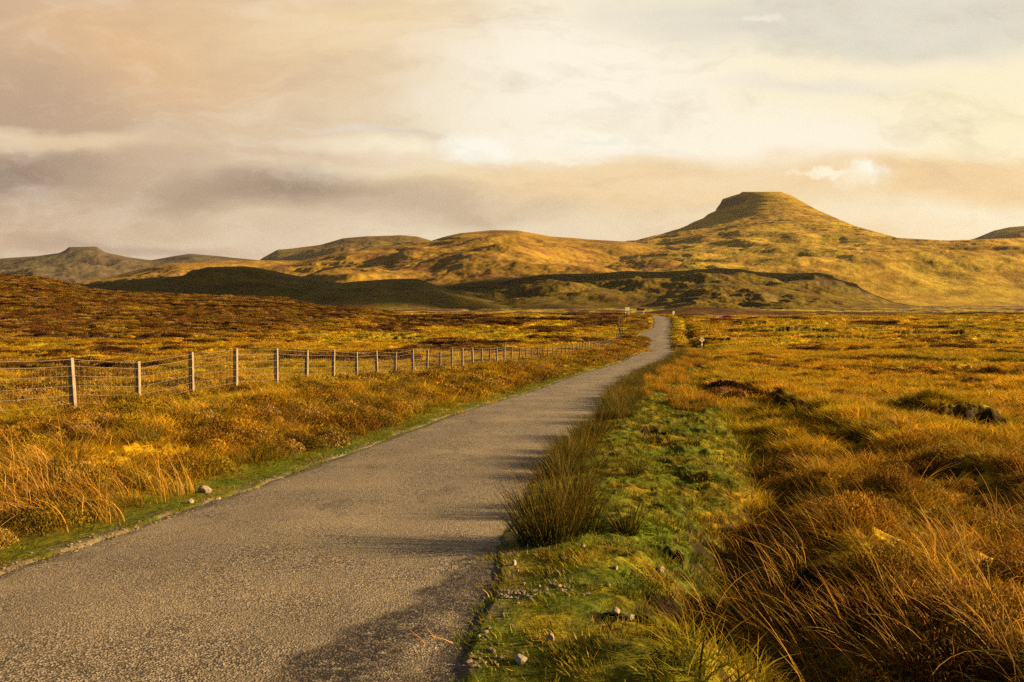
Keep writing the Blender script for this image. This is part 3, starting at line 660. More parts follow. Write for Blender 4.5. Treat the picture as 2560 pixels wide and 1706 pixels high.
def scatter_obj(name, x, y, z, rotz, sxy, sz, tint, collection, label, cat, tilt=None):
    n = len(x); V = np.stack([x, y, z + EYE], -1)
    me = bpy.data.meshes.new(name); me.vertices.add(n); me.vertices.foreach_set('co', V.astype(np.float32).ravel()); me.update()
    rot = np.zeros((n, 3), np.float32); rot[:, 2] = rotz
    if tilt is not None: rot[:, 0] = tilt[0]; rot[:, 1] = tilt[1]
    for nm, arr in (('rot', rot), ('scl', np.stack([sxy, sxy, sz], -1))):
        a = me.attributes.new(nm, 'FLOAT_VECTOR', 'POINT'); a.data.foreach_set('vector', np.asarray(arr, np.float32).ravel())
    a = me.attributes.new('pick', 'INT', 'POINT'); a.data.foreach_set('value', np.random.RandomState(n).randint(0, 1000, n).astype(np.int32))
    a = me.attributes.new('tint', 'FLOAT_COLOR', 'POINT'); c = np.ones((n, 4), np.float32); c[:, :3] = tint; a.data.foreach_set('color', c.ravel())
    o = bpy.data.objects.new(name, me); COL.objects.link(o)
    ng = bpy.data.node_groups.new(name + '_scatter', 'GeometryNodeTree')
    ng.interface.new_socket('Geometry', in_out='INPUT', socket_type='NodeSocketGeometry'); ng.interface.new_socket('Geometry', in_out='OUTPUT', socket_type='NodeSocketGeometry')
    N = ng.nodes; Lk = ng.links
    gi = N.new('NodeGroupInput'); go = N.new('NodeGroupOutput'); ip = N.new('GeometryNodeInstanceOnPoints')
    ci = N.new('GeometryNodeCollectionInfo'); ci.inputs['Collection'].default_value = collection; ci.inputs['Separate Children'].default_value = True; ci.inputs['Reset Children'].default_value = True
    def att(nm, ty):
        a = N.new('GeometryNodeInputNamedAttribute'); a.data_type = ty; a.inputs[0].default_value = nm; return a.outputs[0]
    Lk.new(gi.outputs[0], ip.inputs['Points']); Lk.new(ci.outputs[0], ip.inputs['Instance']); ip.inputs['Pick Instance'].default_value = True
    Lk.new(att('pick', 'INT'), ip.inputs['Instance Index']); Lk.new(att('rot', 'FLOAT_VECTOR'), ip.inputs['Rotation']); Lk.new(att('scl', 'FLOAT_VECTOR'), ip.inputs['Scale'])
    Lk.new(ip.outputs[0], go.inputs[0])
    md = o.modifiers.new('scatter', 'NODES'); md.node_group = ng
    tag(o, label, cat, None, 'stuff'); return o

def grow():
    rg = np.random.RandomState(7)
    acc = {k: [] for k in ('turf', 'moorN', 'moorM', 'moorF', 'straw', 'rush', 'heaN', 'heaF')}
    bands = [(2.2, 7, 95), (7, 14, 62), (14, 28, 30), (28, 55, 12), (55, 110, 4.2), (110, 220, 1.15), (220, 430, .30)]
    for (a, b, den) in bands:
        u0, u1 = -.72, .85; n = int(((b * b - a * a) / 2 * (u1 - u0) + 6 * (b - a)) * den)
        Y = np.sqrt(rg.uniform(a * a, b * b, n)); X = rg.uniform(0, 1, n); X = (u0 * Y - 2.5) + X * ((u1 - u0) * Y + 6)
        z, off, dl, dr, dd, peat, lf, hill = land(X, Y)
        turf, heath, green, nn = m = patches(X, Y, off, dl, dr, dd, peat, lf, hill)
        col = veg_color(X, Y, m, (off, dl, dr, dd, peat, lf, hill)) * rg.uniform(.55, 1.4, n)[:, None] * np.array([1, 1, 1]) ; flip = rg.rand(n) < .22; col[flip] = lerp(col[flip], YG * .7, .6); flip = rg.rand(n) < .10; col[flip] = lerp(col[flip], STRAW * .9, .6)
        ok = (off > -.06 + .2 * rg.rand(n) + .10 * perlin(X / .4, Y / .5, 401)) & (rg.rand(n) > peat * .95)
        bare = perlin(X / .55, Y / .55, 400) > .22
        near_edge = (off < .45) & (rg.rand(n) < .45 + .4 * bare); ok &= ~near_edge
        p = rg.rand(n); sc_ = rg.uniform(.7, 1.35, n); dist = np.hypot(X, Y)
        grow_l = ss(.6, 2.2, np.maximum(dl, 0)); tall = np.where(dl > 0, grow_l, ss(-.3, .8, dd)); 
        isT = ok & (turf > p); isH = ok & ~isT & (heath > rg.rand(n)); isG = ok & ~isT & ~isH
        rz = np.where(rg.rand(n) < .45, rg.uniform(-3.1, 3.1, n), rg.uniform(-.7, .7, n)); z = z - .01; isH &= off > .6
        tallk = np.clip(.38 + 1.1 * fbm(X / 1.5, Y / 1.5, 2, 410), .0, 1.3); gap = perlin(X / .7, Y / .8, 412) + .5 * perlin(X / .3, Y / .3, 413) < -.30; ok2 = ~(gap & (rg.rand(n) < .75)); isG = isG & (ok2 | (b > 60))
        dim_bog = (dd > -.3) & (dr > 0) & (Y < 16); isG = isG & ~(dim_bog & (rg.rand(n) < .38)); col[dim_bog] = lerp(col[dim_bog], BRN * 1.3, .42); col[dl > 0] = lerp(col[dl > 0], YG * .55, .22 * (Y[dl > 0] < 60)[:, None])  # near-right grass thinned, its colour darkened to stand in for the dim foreground
        def put(k, mk, sxy, sz, c):
            acc[k].append((X[mk], Y[mk], z[mk], rz[mk], (sxy * sc_)[mk], (sz * sc_)[mk], c[mk]))
        if b <= 14:
            put('turf', isT, np.ones(n) * 1.0, np.ones(n) * (.75 + .5 * (p < .1)), col)
            put('moorN', isG, np.ones(n), lerp(.38, 1.15, tallk) * np.where(dl > 0, .95, .68), col); put('heaN', isH & (rg.rand(n) < .6), np.ones(n) * .8, np.ones(n) * .85, col)
            put('moorN', isH & (rg.rand(n) < .30), np.ones(n) * .9, np.ones(n) * .8, lerp(col, ORNG, .5))
        elif b <= 28:
            put('turf', isT, np.ones(n) * 1.5, np.ones(n) * 1.15, col)
            put('moorN', isG, np.ones(n) * 1.35, lerp(.6, 1.15, tallk), col); put('heaN', isH & (rg.rand(n) < .5), np.ones(n) * 1.15, np.ones(n) * .95, col)
            put('moorN', isH & (rg.rand(n) < .3), np.ones(n) * 1.2, np.ones(n) * .8, lerp(col, ORNG, .5))
        elif b <= 110:
            q = 1.6 if b < 60 else 2.6
            put('turf', isT, np.ones(n) * q * 1.3, np.ones(n) * q * .8, col)
            put('moorM', isG, np.ones(n) * q, np.ones(n) * (.85 if b < 60 else .95), col); put('heaF', isH & (rg.rand(n) < .7), np.ones(n) * q * .8, np.ones(n) * .95, col)
        else:
            q = 3.6 if b < 230 else 6.5
            put('moorF', isG | isT, np.ones(n) * q * .8, np.ones(n) * 1.05, col); put('heaF', isH, np.ones(n) * q * .8, np.ones(n) * (1.3 if b < 230 else 1.6), col)
        # long bleached stems
        if b <= 55:
            ms = isG & (rg.rand(n) < np.where(dl > 0, .10, .07)) & (perlin(X / 1.4, Y / 1.4, 420) > -.15)
            cs = lerp(STRAW * .85, GOLD * .7, rg.rand(n)[:, None] ** .7)
            put('straw', ms, np.ones(n) * (1 if b <= 28 else 1.5), np.ones(n) * .85, cs)
    # rushes along the right edge of the tarmac, a few elsewhere
    n = 900; Y = np.concatenate([rg.uniform(9.5, 84, n), rg.uniform(120, 196, 260)]); n = len(Y)
    L, R, _ = road(Y); offr = .16 + np.abs(rg.randn(n)) * .38; X = R + offr
    keep = (perlin(Y / 1.5, Y * 0 + .3, 430) + .5 * perlin(Y / .6, Y * 0 + .3, 433) > -.02 - .4 * ss(22, 50, Y)) & (rg.rand(n) < np.where(Y < 30, 1.0, .9)) & ~((Y < 13.5) & (offr > 1.0))
    X, Y = X[keep], Y[keep]; n = len(X); zz = land(X, Y)[0]
    col = lerp(np.array((.060, .066, .009)), np.array((.17, .11, .010)), rg.rand(n)[:, None] ** 1.7) * rg.uniform(.6, 1.2, n)[:, None]
    acc['rush'].append((X, Y, zz, rg.uniform(0, 6.28, n), rg.uniform(.8, 1.25, n) * np.where(Y > 40, 1.3, 1), rg.uniform(.35, .95, n) * np.clip(Y / 16, .7, 1) * np.where(Y > 100, .8, 1), col))
    # orange bog grass behind the rush belt
    n = 1300; Y = rg.uniform(22, 84, n); L, R, _ = road(Y); X = R + rg.uniform(1.2, 3.4, n); k = perlin(X / 2.2, Y / 5, 431) > -.05 + .5 * ss(32, 19, Y); X, Y = X[k], Y[k]; n = len(X); zz = land(X, Y)[0]
    col = lerp(BRN * 1.6, GOLD * .9, rg.rand(n)[:, None]) * rg.uniform(.6, 1.2, n)[:, None]
    acc['moorN'].append((X, Y, zz, rg.uniform(-3, 3, n), rg.uniform(.7, 1.4, n), rg.uniform(.7, 1.9, n), col))
    # scattered dark rush tufts on the left verge
    n = 130; Y = rg.uniform(9, 75, n); L, R, _ = road(Y); X = L - rg.uniform(.9, 3.2, n); zz = land(X, Y)[0]
    col = lerp(np.array((.07, .08, .014)), np.array((.14, .10, .015)), rg.rand(n)[:, None])
    acc['rush'].append((X, Y, zz, rg.uniform(0, 6.28, n), rg.uniform(.6, 1.1, n), rg.uniform(.45, .85, n), col))
    # bleached sheaves leaning on the near left bank and in the right ditch
    P = [hit(px, py) for px, py in [(20, 1300), (90, 1310), (150, 1290), (210, 1270), (60, 1250), (260, 1300), (330, 1250), (420, 1235), (150, 1190), (40, 1180), (1930, 1690), (2010, 1640), (2100, 1600), (2180, 1680), (2260, 1560), (1900, 1560), (2330, 1640), (2440, 1580), (2380, 1480), (2080, 1380), (2300, 1370), (2420, 1370), (1880, 1430), (1960, 1480), (2500, 1470), (2540, 1660), (1850, 1660), (1760, 1590)]]
    X = []; Y = []
    for hx, hy in P:
        for _ in range(7): X.append(hx + rg.randn() * .16); Y.append(hy + rg.randn() * .16)
    X = np.array(X); Y = np.array(Y); n = len(X); zz = land(X, Y)[0]
    acc['straw'].append((X, Y, zz, rg.uniform(-.7, .7, n), np.ones(n), rg.uniform(.7, 1.15, n), lerp(STRAW * .9, GOLD * .75, rg.rand(n)[:, None] ** .8)))
    def cat(k): return [np.concatenate([a[i] for a in acc[k]]) for i in range(7)]
    info = {'turf': ('turf_grass', cTurf, 'short green cropped turf along both road verges', 'turf'),
            'moorN': ('near_moor_grass', cMoorN, 'golden and orange tussock grass close to the viewer', 'moor grass'),
            'moorM': ('middle_moor_grass', cMoorM, 'golden moor grass in the middle distance', 'moor grass'),
            'moorF': ('far_moor_grass', cMoorF, 'golden moor grass stretching to the foot of the hills', 'moor grass'),
            'straw': ('bleached_grass_stems', cStraw, 'long pale bleached stems bent left by the wind', 'dry grass'),
            'rush': ('roadside_rushes', cRush, 'dense belt of dark green rushes lining the road edges', 'rushes'),
            'heaN': ('near_heather', cHeaN, 'low brown heather on the banks close by', 'heather'),
            'heaF': ('far_heather', cHeaF, 'brown heather patches spread over the farther moor', 'heather')}
    for k, (nm, c, lab, ct) in info.items():
        x, y, z, rz, sxy, sz, col = cat(k)
        print(nm, len(x)); scatter_obj(nm, x, y, z, rz, sxy, sz, col, c, lab, ct)
grow()

# ------------------------------------------------------------------ single rush clumps by the road
def zat(x, y): return float(land(np.array([x]), np.array([y]))[0][0]) + EYE
mRushS = None
def solo_mat(name, c, trans=.15):
    m, t, p = new_mat(name); b = t.new('ShaderNodeAttribute', attribute_name='shade'); cc = t.mix(1.0, b.outputs['Color'], c, 'MULTIPLY')
    t.l.new(cc, p.inputs['Base Color']); p.inputs['Roughness'].default_value = .7; p.inputs['Specular IOR Level'].default_value = .08
    tr = t.new('ShaderNodeBsdfTranslucent'); t.l.new(cc, tr.inputs[0]); mx = t.new('ShaderNodeMixShader'); mx.inputs[0].default_value = trans
    t.l.new(p.outputs[0], mx.inputs[1]); t.l.new(tr.outputs[0], mx.inputs[2]); t.l.new(mx.outputs[0], t.n['Material Output'].inputs[0]); return m
def rushes():
    mt = solo_mat('rush_green', (.072, .066, .010))
    specs = [(1372, 1352, 260, .66, .27, 'biggest dark rush clump leaning over the near right road edge'),
             (1450, 1325, 110, .50, .17, 'rush clump just right of the biggest clump on the near verge'),
             (1420, 1270, 150, .56, .22, 'dense rush clump directly behind the biggest clump at the road edge'),
             (1567, 1327, 80, .30, .09, 'small isolated dark rush tuft standing on the green turf'),
             (1585, 1195, 60, .42, .10, 'thin brown rush tuft on the turf behind the small isolated one')]
    for i, (px, py, n, h, rad, lab) in enumerate(specs):
        x, y = hit(px, py)
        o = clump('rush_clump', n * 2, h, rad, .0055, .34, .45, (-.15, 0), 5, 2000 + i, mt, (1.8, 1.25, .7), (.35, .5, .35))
        COL.objects.link(o); o.location = (x, y, zat(x, y)); tag(o, lab, 'rush', 'single rush clumps on the right verge')
rushes()

# ------------------------------------------------------------------ fence
def build_fence():
    mw = plain('weathered_wood', (.25, .19, .125), .8, var=.4, scale=9, bump=.004); mb = plain('galvanised_wire', (.30, .26, .21), .5, .2, spec=.4)
    root = bpy.data.objects.new('stock_fence', None); COL.objects.link(root); Y0 = 17.7; root.location = (float(fenceX(Y0)), Y0, float(fenceZ(Y0)) + EYE)
    tag(root, 'long post and wire stock fence running across the moor left of the road', 'fence')
    tops = {17.7: (175, 895), 19.8: (343, 904), 21.8: (478, 881), 23.9: (589, 872), 26.1: (690, 871), 28: (767, 877), 30: (834, 876), 31.9: (890, 880.5), 33.8: (939, 877), 35.9: (989, 881), 37.9: (1031, 873), 39.9: (1069, 875), 41.8: (1100, 880), 43.6: (1129, 873), 45.5: (1156, 871), 47.3: (1180, 869), 49.3: (1204, 871), 51.1: (1225, 870), 52.8: (1242, 869), 55: (1261, 863), 57: (1279, 867)}
    P = []
    for Y in (15.7,): P.append((float(fenceX(Y)), Y, -1.02, 1.25, .085))
    for Y, (px, py) in tops.items():
        x, _, z = unproj(px, py, Y); P.append((x, Y, z, 1.3, .102))
    Y = 59.; rg = random.Random(3)
    while Y < 110:
        P.append((float(fenceX(Y)), Y, float(np.interp(Y, [57, 64, 72, 78, 85, 98, 110], [-2.85, -3.2, -3.55, -3.72, -3.82, -4.15, -4.6])) + rg.uniform(-.05, .05), 1.2, .085)); Y += 2.05
    P.append((12.55, 110.3, -4.50, 1.5, .16))
    for Y in (113, 116, 119, 122, 125, 128, 131): P.append((float(fenceX(Y)), Y, -4.5 - .3 * math.sin((Y - 110) / 24 * 3.14), 1.2, .085))
    P.append((float(unproj(1552, 825, 134)[0]), 134, float(unproj(1552, 825, 134)[2]), 1.9, .17))
    for Y in (140, 146, 152, 158, 164, 170, 176, 182, 188, 194): P.append((float(np.interp(Y, [134, 165, 196], [17.1, 20.6, 24.6])), Y, float(np.interp(Y, [134, 165, 196], [-4.3, -3.4, -2.15])), 1.2, .09))
    def rel(v): return Vector(v) - root.location
    tp = []
    for i, (x, y, z, h, w) in enumerate(P):
        zt = z + EYE; zb = min(zt - h, zat(x, y) - .1); bm = bmesh.new()
        add_box(bm, (0, 0, (zt + zb) / 2), (w, w, zt - zb), None, w * .07)
        rx, ry = rg.gauss(0, .022), rg.gauss(0, .022)
        for v in bm.verts:
            k = v.co.z - zb; v.co.x += k * ry; v.co.y += k * rx
            if v.co.z > zt - .02: v.co.z += (v.co.x) * .12
        o = bm_obj('post', bm, mw, root); o.rotation_euler[2] = rg.uniform(-.08, .08) - .14
        off = Vector((x - ry * (zt - zb), y - rx * (zt - zb), 0)); o.location = (off.x - root.location.x, off.y - root.location.y, -root.location.z)
        if w > .12: o['label'] = 'thick pale strainer post'
        tp.append((x + w * .58, y, zt))
    # strands
    for dz in (.03, .17, .37, .58, .77, .95):
        V = []; Fc = []; b = 0; pts = []
        for i in range(len(tp) - 1):
            a, c = Vector(tp[i]), Vector(tp[i + 1]); 
            for k in range(5): 
                t = k / 5; q = a.lerp(c, t); q.z -= dz + .014 * math.sin(t * 3.14159) * (1 if dz < .1 else .5) + rg.gauss(0, .004); pts.append(rel(q))
        pts.append(rel((tp[-1][0], tp[-1][1], tp[-1][2] - dz)))
        v, f = tube_np([tuple(p) for p in pts], .0036 if dz < .2 else .0028, 4); mesh_np('wire', v, f, mb, True, root)
    V = []; Fc = []; b = 0
    for i in range(0, 24):
        a, c = Vector(tp[i]), Vector(tp[i + 1]); n = 13
        for k in range(1, n):
            q = rel(a.lerp(c, k / n)); v, f = tube_np([(q.x, q.y, q.z - .18), (q.x + .004, q.y, q.z - .58), (q.x, q.y, q.z - .96)], .0014, 3)
            V.append(v); Fc.append(f + b); b += len(v)
    mesh_np('netting', np.concatenate(V), np.concatenate(Fc), mb, True, root)
build_fence()

# ------------------------------------------------------------------ stones
def stone(px, py, sx, sy, sz, label, c, seed, cat='stone', name='stone', sink=.25):
    rnd = random.Random(seed); bm = bmesh.new(); bmesh.ops.create_icosphere(bm, subdivisions=3, radius=1)
    pl = [(Vector((rnd.gauss(0, 1), rnd.gauss(0, 1), rnd.gauss(0, 1))).normalized(), rnd.uniform(.55, .85)) for _ in range(11)]
    for v in bm.verts:
        for n, d in pl:
            k = v.co.dot(n)
            if k > d: v.co -= n * (k - d)
        v.co += v.co * .04 * math.sin(v.co.x * 9 + seed) * math.cos(v.co.y * 8)
        v.co = Vector((v.co.x * sx, v.co.y * sy, v.co.z * sz))
    o = bm_obj(name, bm, c, None, False); x, y = hit(px, py)
    o.location = (x, y, zat(x, y) + sz * (.75 - sink)); o.rotation_euler[2] = rnd.uniform(0, 3); tag(o, label, cat, 'loose stones on the verges'); return o
def stones():
    pale = plain('pale_stone', (.33, .27, .19), .95, var=.3, scale=25, bump=.004); tan = plain('tan_stone', (.34, .25, .15), .85, var=.35, scale=25, bump=.004); grey = plain('grey_stone', (.30, .26, .21), .85, var=.35, scale=25, bump=.004)
    S = [(513, 1232, .105, .07, .065, 'largest pale block of stone on the left verge beside the tarmac', pale), (478, 1258, .04, .035, .04, 'small pale stone just below the pale block on the left verge', pale),
         (545, 1250, .05, .03, .02, 'thin pale stone right of the pale block on the left verge', pale), (1276, 983, .06, .05, .04, 'small white stone far along the left verge', pale),
         (1284, 1413, .026, .022, .03, 'upright pale stone on the right turf nearest the tar edge', pale), (1540, 1422, .022, .02, .022, 'small pale stone in the middle of the right turf', pale),
         (1652, 1436, .032, .03, .032, 'round whitish stone at the edge of the hollow on the right turf', pale), (1303, 1652, .062, .034, .020, 'flat pale stone lying lowest on the right turf', pale),
         (1376, 1602, .024, .024, .026, 'whitish stone above and right of the flat pale one', pale), (1539, 1543, .03, .035, .026, 'pointed tan stone left in the mouth of the turf hole', tan),
         (1575, 1556, .05, .035, .03, 'flat pale stone right in the mouth of the turf hole', pale), (1456, 1366, .024, .02, .022, 'tan stone on the turf below the small rush tuft', tan),
         (1242, 1350, .05, .035, .014, 'flat tan stone at the broken tar edge below the rush shadow', tan), (1226, 1432, .03, .022, .012, 'small flat stone at the tar edge', tan),
         (2055, 1524, .035, .03, .03, 'whitish stone among the tall grass right of the ditch', pale), (2078, 1540, .028, .024, .022, 'second pale stone just below the whitish one by the ditch', pale),
         (1220, 1386, .03, .02, .012, 'grey stone chip embedded in the tar edge', grey), (1396, 1468, .022, .02, .014, 'tan stone among gravel on the right turf', tan)]
    for i, (px, py, a, b, c, lab, m) in enumerate(S): stone(px, py, a, b, c, lab, m, 50 + i)
    # gravel crumbs along the tarmac edges
    rg = np.random.RandomState(9); X = []; Y = []
    for side, n in ((0, 1500), (1, 700)):
        yy = 4.2 + 30 * rg.rand(n) ** 1.5; L, R, _ = road(yy); o_ = np.abs(rg.randn(n)) * .13 - .02
        xx = np.where(side == 0, L - o_, R + o_); k = perlin(xx / .7, yy / 1.3, 500 + side) > -.02; X.append(xx[k]); Y.append(yy[k])
    n = 150; cx, cy = hit(1360, 1478); X.append(cx + rg.randn(n) * .20 - .1); Y.append(cy + rg.randn(n) * .11)
    X = np.concatenate(X); Y = np.concatenate(Y); z = land(X, Y)[0]; L, R, Z = road(Y); z = np.maximum(z, np.where((X > L - .3) & (X < R + .3), Z - .015, -99))
    m, t, p = new_mat('gravel_chips'); a = t.new('ShaderNodeAttribute', attribute_name='tint', attribute_type='INSTANCER'); t.l.new(a.outputs['Color'], p.inputs['Base Color']); p.inputs['Roughness'].default_value = .9
    src = []
    for i in range(5):
        rnd = random.Random(i); bm = bmesh.new(); bmesh.ops.create_icosphere(bm, subdivisions=1, radius=1)
        for v in bm.verts: v.co = Vector((v.co.x * 1.2, v.co.y * .9, v.co.z * .6)) * rnd.uniform(.7, 1.15)
        me = bpy.data.meshes.new('chip'); bm.to_mesh(me); bm.free(); me.materials.append(m); src.append(bpy.data.objects.new('chip', me))
    n = len(X); s_ = .006 + .016 * rg.rand(n) ** 2.2; tint = lerp(np.array((.16, .11, .07)), np.array((.28, .22, .15)), rg.rand(n)[:, None])
    scatter_obj('gravel', X, Y, z + .003, rg.uniform(0, 6, n), s_, s_, tint, coll('chips', src), 'loose gravel chips along the broken tarmac edges', 'gravel')
stones()

# ------------------------------------------------------------------ signs
def empty(name, loc, rz=0):
    o = bpy.data.objects.new(name, None); COL.objects.link(o); o.location = loc; o.rotation_euler = (0, 0, rz); return o
def text(parent, s, size, loc, mat, rotz=0, ext=.002):
    cu = bpy.data.curves.new('lettering', 'FONT'); cu.body = s; cu.size = size; cu.align_x = 'CENTER'; cu.align_y = 'CENTER'; cu.extrude = ext
    o = bpy.data.objects.new('lettering', cu); COL.objects.link(o); o.parent = parent; o.location = loc; o.rotation_euler = (math.pi / 2, 0, rotz); cu.materials.append(mat)
    bpy.context.view_layer.update(); me = bpy.data.meshes.new_from_object(o.evaluated_get(bpy.context.evaluated_depsgraph_get())); bpy.data.objects.remove(o)
    o = bpy.data.objects.new('lettering', me); COL.objects.link(o); o.parent = parent; o.location = loc; o.rotation_euler = (math.pi / 2, 0, rotz); return o
def cyl(bm, c, r, h, seg=12, rot=None):
    q = bmesh.ops.create_cone(bm, cap_ends=True, segments=seg, radius1=r, radius2=r, depth=h)
    bmesh.ops.transform(bm, matrix=Matrix.Translation(c) @ (rot or Matrix.Identity(4)), verts=q['verts'])
def build_signs():
    white = plain('sign_white', (.52, .47, .36), .5, var=.06); steel = plain('sign_steel', (.55, .52, .46), .35, .5, var=.1); black = plain('sign_black', (.02, .02, .02), .5, var=.1)
    brown = plain('sign_brown', (.085, .022, .012), .5, var=.1); alu = plain('sign_back', (.30, .28, .20), .5, .2, var=.12)
    # diamond passing place sign
    x, y, z = unproj(1755, 867, 120); zg = zat(x, y); zt = unproj(1755, 850, 120)[2] + EYE
    r = empty('diamond_road_sign', (x, y, zg)); tag(r, 'small white diamond passing place sign on a thin post right of the road dip', 'road sign'); r.rotation_euler = (0, 0, .32)
    bm = bmesh.new(); cyl(bm, (0, .03, (zt - zg) / 2 - .1), .03, zt - zg + .4); bm_obj('pole', bm, steel, r, True)
    bm = bmesh.new(); add_box(bm, (0, 0, zt - zg), (.56, .012, .56), Matrix.Rotation(math.pi / 4, 4, 'Y'), .004); bm_obj('sign_plate', bm, white, r)
    bm = bmesh.new(); add_box(bm, (0, .009, zt - zg), (.50, .01, .03)); bm_obj('bracket', bm, steel, r)
    text(r, 'PASSING', .105, (0, -.012, zt - zg + .055), black); text(r, 'PLACE', .105, (0, -.012, zt - zg - .06), black)
    # square sign on the crest, leaning
    x, y, z = unproj(1682, 792, 206); zg = zat(x, y); top = unproj(1685, 781, 206)[2] + EYE
    r = empty('square_road_sign', (x, y, zg)); r.rotation_euler = (0, .22, .45); H = (top - zg); tag(r, 'small square white sign with a dark centre on a leaning pole at the crest', 'road sign')
    bm = bmesh.new(); cyl(bm, (0, .03, H / 2 - .2), .03, H + .5); bm_obj('pole', bm, steel, r, True)
    bm = bmesh.new(); add_box(bm, (0, 0, H), (.56, .012, .56), None, .004); bm_obj('sign_plate', bm, white, r)
    bm = bmesh.new(); add_box(bm, (0, -.010, H + .02), (.24, .008, .2), None, .003); bm_obj('emblem', bm, black, r)
    # brown tourist sign on three posts
    x, y, z = unproj(1601, 790, 214); zg = zat(x, y); zb = unproj(1601, 774.8, 214)[2] + EYE - zg
    r = empty('brown_direction_sign', (x, y, zg)); tag(r, 'brown rectangular direction sign on posts left of the crest', 'road sign')
    bm = bmesh.new(); add_box(bm, (0, 0, zb), (1.86, .03, .46), None, .01); b = bm_obj('sign_board', bm, brown, r)
    fr = bmesh.new()
    for dz in (-.235, .235): add_box(fr, (0, -.018, zb + dz), (1.90, .012, .035))
    for dx in (-.94, .94): add_box(fr, (dx, -.018, zb), (.035, .012, .435))
    bm_obj('border', fr, white, b)
    for k, (tx, wd) in enumerate(((-.55, .25), (-.2, .3), (.15, .25), (.6, .28))):
        t_ = bmesh.new(); add_box(t_, (tx, -.019, zb), (wd, .008, .05)); bm_obj('marking', t_, white, b)
    for dx in (-.93, -.5, .86):
        t_ = bmesh.new(); cyl(t_, (dx, .045, zb / 2 - .2), .038, zb + .8); bm_obj('pole', t_, steel, r, True)
    # triangle plate above its left end
    t_ = bmesh.new(); vs = [t_.verts.new(p) for p in ((-.86, 0, zb + .25), (-.24, 0, zb + .25), (-.55, 0, zb + .78), (-.86, .02, zb + .25), (-.24, .02, zb + .25), (-.55, .02, zb + .78))]
    for f in ((0, 1, 2), (5, 4, 3), (0, 3, 4, 1), (1, 4, 5, 2), (2, 5, 3, 0)): t_.faces.new([vs[i] for i in f])
    tri = bm_obj('triangle_plate', t_, plain('sign_red', (.25, .02, .015), .4, var=.1), r)
    t_ = bmesh.new(); vs = [t_.verts.new(p) for p in ((-.70, -.006, zb + .33), (-.40, -.006, zb + .33), (-.55, -.006, zb + .60))]; t_.faces.new(vs)
    bm_obj('marking', t_, white, tri)
    # pale sign farther back on the left
    x, y, z = unproj(1568.5, 786, 236); zg = zat(x, y); zb = unproj(1568, 773, 236)[2] + EYE - zg
    r = empty('pale_information_sign', (x, y, zg)); tag(r, 'pale grey rectangular sign standing behind the bank left of the brown sign', 'road sign'); r.rotation_euler = (0, 0, .4)
    bm = bmesh.new(); add_box(bm, (0, 0, zb), (1.42, .03, .9), None, .01); b = bm_obj('sign_board', bm, alu, r)
    bm = bmesh.new()
    for dz in (-.25, .05, .3): add_box(bm, (0.05 * dz, -.019, zb + dz), (.9, .008, .07))
    bm_obj('marking', bm, white, b)
    for dx in (-.5, .5):
        t_ = bmesh.new(); cyl(t_, (dx, .05, zb / 2 - .2), .04, zb + .5); bm_obj('pole', t_, steel, r, True)
    # low crash barrier under it
    x, y, z = unproj(1567.5, 785.5, 225); zt = z + EYE; zg = zat(x, y)
    r = empty('low_barrier', (x, y, zg)); tag(r, 'low pale rail on short posts in the grass below the pale sign', 'barrier')
    bm = bmesh.new(); add_box(bm, (0, 0, zt - zg + .05), (1.0, .05, .22), None, .02); bm_obj('rail', bm, white, r)
    for dx in (-.38, .38):
        t_ = bmesh.new(); add_box(t_, (dx, .05, (zt - zg) / 2 - .1), (.1, .05, zt - zg + .4), None, .01); bm_obj('post', t_, white, r)
build_signs()

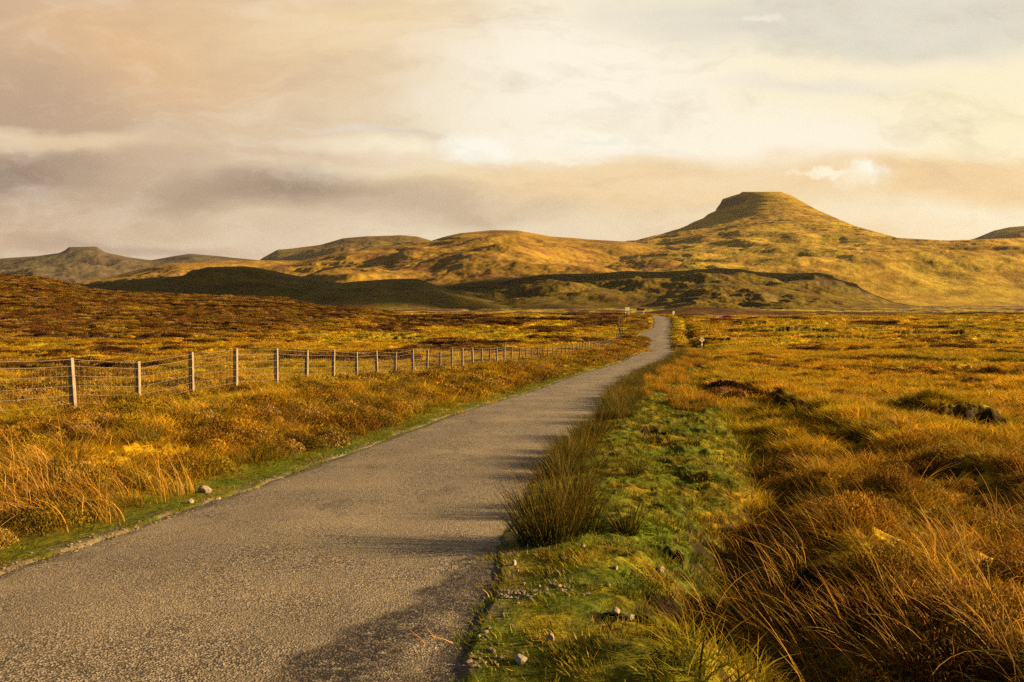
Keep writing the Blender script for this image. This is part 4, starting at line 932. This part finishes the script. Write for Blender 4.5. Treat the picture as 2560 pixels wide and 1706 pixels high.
# ------------------------------------------------------------------ parked car half hidden by the rise
def build_car():
    red = plain('car_red', (.55, .035, .02), .25, .1, var=.05, spec=.6); glass = plain('car_glass', (.05, .05, .055), .08, 0, var=.1, spec=.8); rub = plain('tyre_rubber', (.02, .02, .02), .8); chrome = plain('car_trim', (.6, .6, .6), .25, .9, var=.05)
    Yc = 226.; x, _, z = unproj(1809, 800, Yc); zw = unproj(1809, 789.6, Yc)[2] + EYE - 1.30
    r = empty('parked_car', (x, Yc, zw), .12); tag(r, 'red hatchback car mostly hidden behind the grassy rise right of the road', 'car')
    # side outline, front to the left
    prof = [(-2.1, .32), (-2.12, .55), (-2.0, .72), (-1.1, .93), (-.55, 1.24), (-.2, 1.38), (.5, 1.42), (1.2, 1.34), (1.75, 1.05), (2.02, .92), (2.1, .6), (2.05, .3)]
    bm = bmesh.new(); rows = []
    for yy, k in ((-.86, .0), (-.80, 1.0), (-.62, 1.0), (.62, 1.0), (.80, 1.0), (.86, .0)):
        row = []
        for px, pz in prof:
            w = 1 if pz < .95 else 1 - (pz - .95) * .42
            zz = pz if k else min(pz, .80) - .02
            row.append(bm.verts.new((px * (1 if k else .985), yy * w, zz)))
        rows.append(row)
    for a, b in zip(rows[:-1], rows[1:]):
        for i in range(len(prof) - 1): bm.faces.new((a[i], a[i + 1], b[i + 1], b[i]))
        bm.faces.new((a[-1], a[0], b[0], b[-1]))
    bm.faces.new(rows[0][::-1]); bm.faces.new(rows[-1]); bmesh.ops.recalc_face_normals(bm, faces=bm.faces[:]); bm_obj('body', bm, red, r)
    def quad(name, pts, m):
        b_ = bmesh.new(); vs = [b_.verts.new(p) for p in pts]; b_.faces.new(vs); g = bmesh.ops.solidify(b_, geom=b_.faces[:], thickness=.012); return bm_obj(name, b_, m, r)
    quad('windscreen', [(-1.06, -.66, .965), (-.30, -.60, 1.365), (-.30, .60, 1.365), (-1.06, .66, .965)], glass)
    quad('rear_window', [(1.25, -.58, 1.335), (1.72, -.64, 1.09), (1.72, .64, 1.09), (1.25, .58, 1.335)], glass)
    for s in (-1, 1):
        quad('side_window', [(-.85, s * .835, .98), (-.30, s * .735, 1.28), (.22, s * .715, 1.34), (.22, s * .835, .98)], glass)
        quad('side_window', [(.30, s * .835, .98), (.30, s * .715, 1.34), (1.08, s * .735, 1.28), (1.45, s * .825, 1.0)], glass)
        quad('headlight', [(-2.09, s * .5, .6), (-2.09, s * .8, .6), (-2.03, s * .8, .73), (-2.03, s * .5, .73)], chrome)
        for wx in (-1.3, 1.3):
            b_ = bmesh.new(); cyl(b_, (wx, s * .80, .31), .31, .2, 24, Matrix.Rotation(math.pi / 2, 4, 'X')); w_ = bm_obj('wheel', b_, rub, r, False)
            b_ = bmesh.new(); cyl(b_, (wx, s * .905, .31), .19, .012, 16, Matrix.Rotation(math.pi / 2, 4, 'X')); bm_obj('rim', b_, chrome, w_)
build_car()

# ------------------------------------------------------------------ air
def build_haze():
    m = bpy.data.materials.new('air'); m.use_nodes = True; t = NT(m.node_tree); t.n.clear()
    v = t.new('ShaderNodeVolumePrincipled'); v.inputs['Color'].default_value = (.95, .90, .84, 1); v.inputs['Density'].default_value = 1.4e-5; v.inputs['Anisotropy'].default_value = .1
    out = t.new('ShaderNodeOutputMaterial'); t.l.new(v.outputs[0], out.inputs['Volume'])
    bm = bmesh.new(); add_box(bm, (0, 0, 341), (19600, 19600, 710)); o = bm_obj('haze', bm, m); tag(o, kind='stuff')
build_haze()
